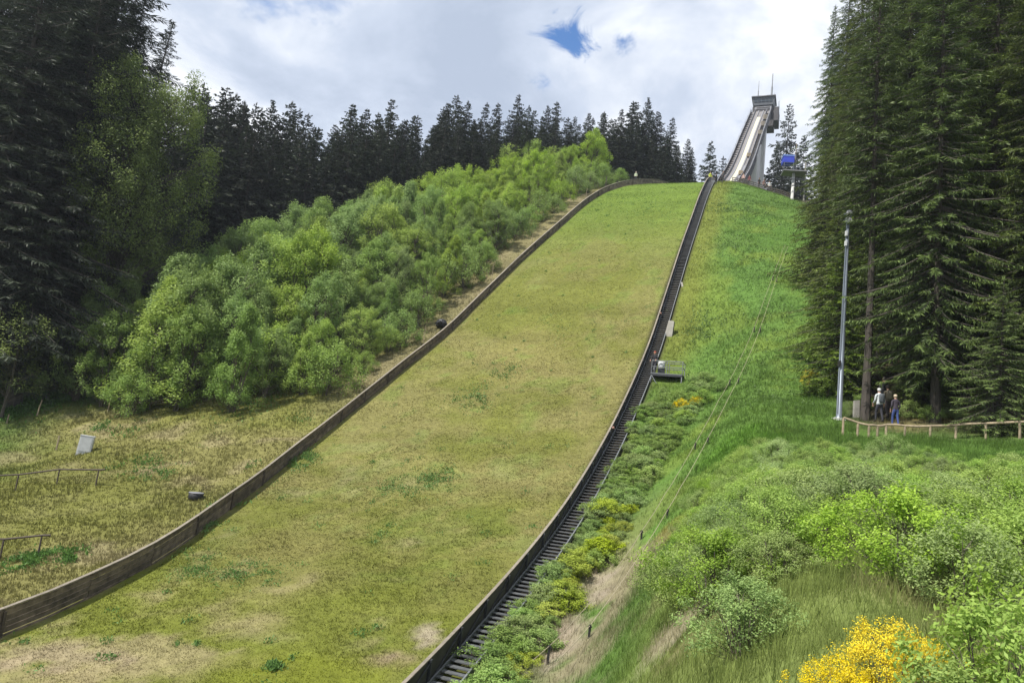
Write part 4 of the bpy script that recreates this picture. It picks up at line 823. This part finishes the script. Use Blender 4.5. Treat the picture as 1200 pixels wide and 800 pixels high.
# ------------------------------------------------------------------ people
PC = {}
def pm(c, rough=.85):
    k = tuple(c)
    if k not in PC: PC[k] = simple('cloth_%d' % len(PC), c, rough, var=.18, scale=14, bump=.1)
    return PC[k]
SKIN = simple('skin', (.42, .24, .17), .6, var=.08, scale=10, bump=0)
def person(loc_, face, label, jacket, legs, hair, stride=.12, arms=(.1, .1), lean=.05, h=1.72, bend=.15, pack=None, hat=None, crouch=0.0):
    k = h / 1.75; o = empty('person', loc_, face); tag(o, label, 'person')
    V = []; E_ = []; Rr = []; 
    def add(p, r, par=None):
        V.append(Vector(p)); Rr.append(r); i = len(V) - 1
        if par is not None: E_.append((par, i))
        return i
    L0 = lambda z: lean * max(0, z - .95) / .6            # forward lean (+y)
    hipz = .96 - crouch
    pel = add((0, 0, hipz), (.165, .115)); bel = add((0, L0(1.12), hipz + .17), (.15, .105), pel); che = add((0, L0(1.32), hipz + .37), (.175, .115), bel); upc = add((0, L0(1.45), hipz + .49), (.13, .085), che)
    nk = add((0, L0(1.53) + .01, hipz + .58), (.055, .055), upc); hd = add((0, L0(1.62) + .03, hipz + .67), (.085, .095), nk); hd2 = add((0, L0(1.7) + .03, hipz + .755), (.078, .09), hd); add((0, L0(1.75) + .02, hipz + .80), (.045, .055), hd2)
    nose = hd
    for sgn, a_, st_ in ((-1, arms[0], stride), (1, arms[1], -stride)):
        hp = add((sgn * .10, 0, hipz - .07), (.095, .10), pel); kn = add((sgn * .105, st_ * .55 + .05 + crouch * .5, .50 - crouch * .35), (.066, .068), hp); an = add((sgn * .105, st_, .09), (.042, .045), kn); hl = add((sgn * .105, st_ + .03, .045), (.045, .04), an); add((sgn * .115, st_ + .18, .035), (.042, .03), hl)
        sh = add((sgn * .195, L0(1.42), hipz + .45), (.068, .068), upc); el = add((sgn * .25, L0(1.15) - .03 + a_ * .35, hipz + .17), (.047, .047), sh); wr = add((sgn * .24, L0(1.0) + .02 + a_ * .9 + bend * .3, hipz - .06 + abs(a_) * .25 + bend * .2), (.033, .036), el); pa_ = add((sgn * .235, V[-1].y + .02, V[-1].z - .08), (.022, .042), wr)
    me = bpy.data.meshes.new('body'); me.from_pydata([v_ * k for v_ in V], E_, []); ob = bpy.data.objects.new('body', me); COL.objects.link(ob)
    md = ob.modifiers.new('skin', 'SKIN'); md.use_smooth_shade = True; ob.modifiers.new('sub', 'SUBSURF').levels = 2
    for i, sv in enumerate(me.skin_vertices[0].data): sv.radius = (Rr[i][0] * k, Rr[i][1] * k); sv.use_root = (i == 0)
    dg = bpy.context.evaluated_depsgraph_get(); nm = bpy.data.meshes.new_from_object(ob.evaluated_get(dg)); bpy.data.objects.remove(ob); nm.name = 'body'
    # five fingers on each palm, joined into the same mesh
    bm = bmesh.new(); bm.from_mesh(nm)
    palms = [i for i, r_ in enumerate(Rr) if r_ == (.022, .042)]
    for pi, sgn in zip(palms, (-1, 1)):
        c = V[pi] * k
        for f in range(5):
            ln = (.055, .075, .082, .076, .06)[f] * k
            if f == 0: q0 = c + Vector((-sgn * .01, .04, .02)) * k; dr = Vector((-sgn * .3, .6, -.75))
            else: q0 = c + Vector((0, .045 - .024 * f + .015, -.02)) * k; dr = Vector((-sgn * .15, .18, -1))
            dr.normalize(); mid_ = q0 + dr * ln * .55; tip_ = mid_ + (dr + Vector((-sgn * .4, .1, 0))).normalized() * ln * .5
            t_ = MB().tube([q0, mid_, tip_], [.010 * k, .009 * k, .006 * k], 5); vs = [bm.verts.new(p_) for p_ in t_.v]
            for fc in t_.f:
                try: bm.faces.new([vs[i] for i in fc])
                except ValueError: pass
    bm.to_mesh(nm); bm.free()
    for m_ in (jacket, legs, SKIN, (.03, .025, .022)): nm.materials.append(m_ if not isinstance(m_, tuple) else pm(m_))
    wz = [V[i].z * k for i in palms]
    for p_ in nm.polygons:
        c = p_.center; p_.use_smooth = True
        if c.z > (hipz + .585) * k: p_.material_index = 2
        elif abs(c.x) > .17 * k and min((c - V[i] * k).length for i in palms) < .13 * k: p_.material_index = 2
        elif c.z > (hipz - .02) * k or (abs(c.x) > .2 * k and c.z > (hipz - .2) * k): p_.material_index = 0
        elif c.z < .10 * k: p_.material_index = 3
        else: p_.material_index = 1
    b = link('body', nm, None, o)
    hc = V[hd2] * k; m = MB()
    rings = [[(hc.x + r_ * math.cos(a) * k, hc.y - .012 * k + r_ * 1.12 * math.sin(a) * k - cut * k * (1 if math.sin(a) > 0.2 else 0), hc.z + z_ * k) for a in np.linspace(0, 6.2832, 15)[:-1]] for r_, z_, cut in ((.088, -.09, .05), (.098, -.03, .045), (.098, .03, .012), (.078, .075, 0), (.03, .095, 0))]
    m.sweep(rings).build('hair' if not hat else 'hat', pm(hat or hair), o, True)
    fz = hc.z - .035 * k; fy = hc.y + .088 * k                    # face: nose, eyes, mouth, ears
    MB().prism([(-.014 * k, fy - .012 * k, fz - .03 * k), (.014 * k, fy - .012 * k, fz - .03 * k), (0, fy + .028 * k, fz - .028 * k)], [(-.006 * k, fy - .012 * k, fz + .025 * k), (.006 * k, fy - .012 * k, fz + .025 * k), (0, fy + .004 * k, fz + .025 * k)]).build('nose', SKIN, b)
    for q in (-1, 1):
        MB().lathe([(.001, -.006 * k), (.011 * k, 0), (.001, .006 * k)], 8, (q * .032 * k, fy - .004 * k, fz + .03 * k)).build('eye', pm((.02, .02, .02)), b)
        MB().lathe([(.004 * k, -.03 * k), (.016 * k, 0), (.006 * k, .03 * k)], 6, (q * .088 * k, hc.y, fz)).build('ear', SKIN, b)
    MB().box(-.024 * k, .024 * k, fy - .02 * k, fy - .001 * k, fz - .055 * k, fz - .045 * k).build('mouth', pm((.30, .11, .09)), b)
    if pack:
        cz_ = (hipz + .30) * k; cy = (L0(1.3) - .20) * k
        MB().sweep([[(wx * k * math.cos(a), cy + .10 * k * math.sin(a), cz_ + z_ * k) for a in np.linspace(0, 6.2832, 11)[:-1]] for wx, z_ in ((.08, -.24), (.15, -.2), (.155, .12), (.11, .22))]).build('backpack', pm(pack), o, True)
    return o
def gp(px, py, a=10, b=130): return ground(px, py, a, b)
def up_at(px, py, d):
    r_ = ray(px, py) * d; return Vector((r_[0], r_[1], G1(r_[0], r_[1])))
person(up_at(1030, 497, 40), .15, 'walker in pale grey jacket with dark backpack on the path by the fence', (.42, .45, .46), (.03, .03, .04), (.35, .3, .25), .14, (.15, -.1), h=1.80, pack=(.07, .08, .09), hat=(.45, .45, .45))
person(up_at(1040, 496, 41), .1, 'walker in olive jacket in the middle of the group on the path', (.12, .105, .07), (.045, .035, .04), (.04, .03, .025), -.12, (-.1, .1), h=1.80, pack=(.16, .14, .10))
person(up_at(1035, 495, 42.5), -.1, 'walker in black mostly hidden behind the grey jacket on the path', (.015, .015, .018), (.02, .02, .025), (.03, .025, .02), .1, h=1.82)
person(up_at(1049, 503, 38.5), .1, 'shorter walker in dark jacket and blue jeans nearest the fence', (.035, .028, .04), (.035, .06, .19), (.42, .34, .24), .12, (.05, .05), h=1.62)
q = pf.matrix_basis @ Vector((.15, -.05, PZ)); person(q, 2.6, 'red haired person in black standing on the small stair platform', (.02, .02, .025), (.02, .02, .03), (.42, .10, .06), .04, (.3, .2), h=1.74, bend=.5)
person(S3(-3.0, float(TR(-3)) - .6, SH + .06), 3.4, 'person in yellow vest at the top of the stairs', (.55, .62, .10), (.03, .03, .035), (.05, .04, .03), .08, (.2, .1), h=1.75)
for px, py, d, face, lab, jc, lg in [(838.5, 223.5, 109.5, .6, 'dark dressed person on the grass beside the stair head', (.02, .02, .022), (.018, .018, .02)), (845.5, 219.5, 111, -.4, 'dark dressed person a little right of the stair head', (.03, .03, .035), (.018, .018, .02)), (847, 214, 116, 2.8, 'distant person in dark clothes below the inrun track', (.05, .05, .06), (.03, .03, .03)),
                                     (870.5, 218, 115.5, 2.7, 'spectator in pale pink at the crest railing', (.55, .38, .34), (.03, .03, .03)), (877.5, 220, 115, 2.9, 'spectator in dark red left of the pier front', (.16, .05, .05), (.03, .03, .03)), (889, 222.5, 114.5, 3.2, 'spectator in black before the concrete pier', (.03, .03, .03), (.03, .03, .03)), (894.5, 223.5, 114, 3.3, 'spectator in brown at the right edge of the pier', (.22, .13, .10), (.03, .03, .03)), (901, 226, 113.5, 3.1, 'spectator in white right of the pier at the crest railing', (.6, .6, .58), (.04, .04, .05))]:
    p = at(px, py, d); p.z = G1(p.x, p.y) + .01; person(p, face, lab, jc, lg, (.05, .04, .03), .06, (.1, .15), h=1.72)
xx = at(745, 207, 122); person(xx - Vector((0, 0, .9)), 2.9, 'person in pale green vest behind the upper end of the plank wall', (.50, .58, .40), (.03, .03, .04), (.5, .5, .45), .05, h=1.75)

# ------------------------------------------------------------------ thin summer haze
hz = MB().box(-1300, 1300, -700, 1300, -16, 190).build('haze', None); tag(hz, kind='stuff')
hm, t_ = newmat('haze_air'); o_ = nd(t_, 'ShaderNodeOutputMaterial'); pv = nd(t_, 'ShaderNodeVolumePrincipled'); pv.inputs['Color'].default_value = (.80, .88, 1, 1); pv.inputs['Density'].default_value = .00022; pv.inputs['Anisotropy'].default_value = .2
t_.links.new(pv.outputs[0], o_.inputs['Volume']); hz.data.materials.append(hm)
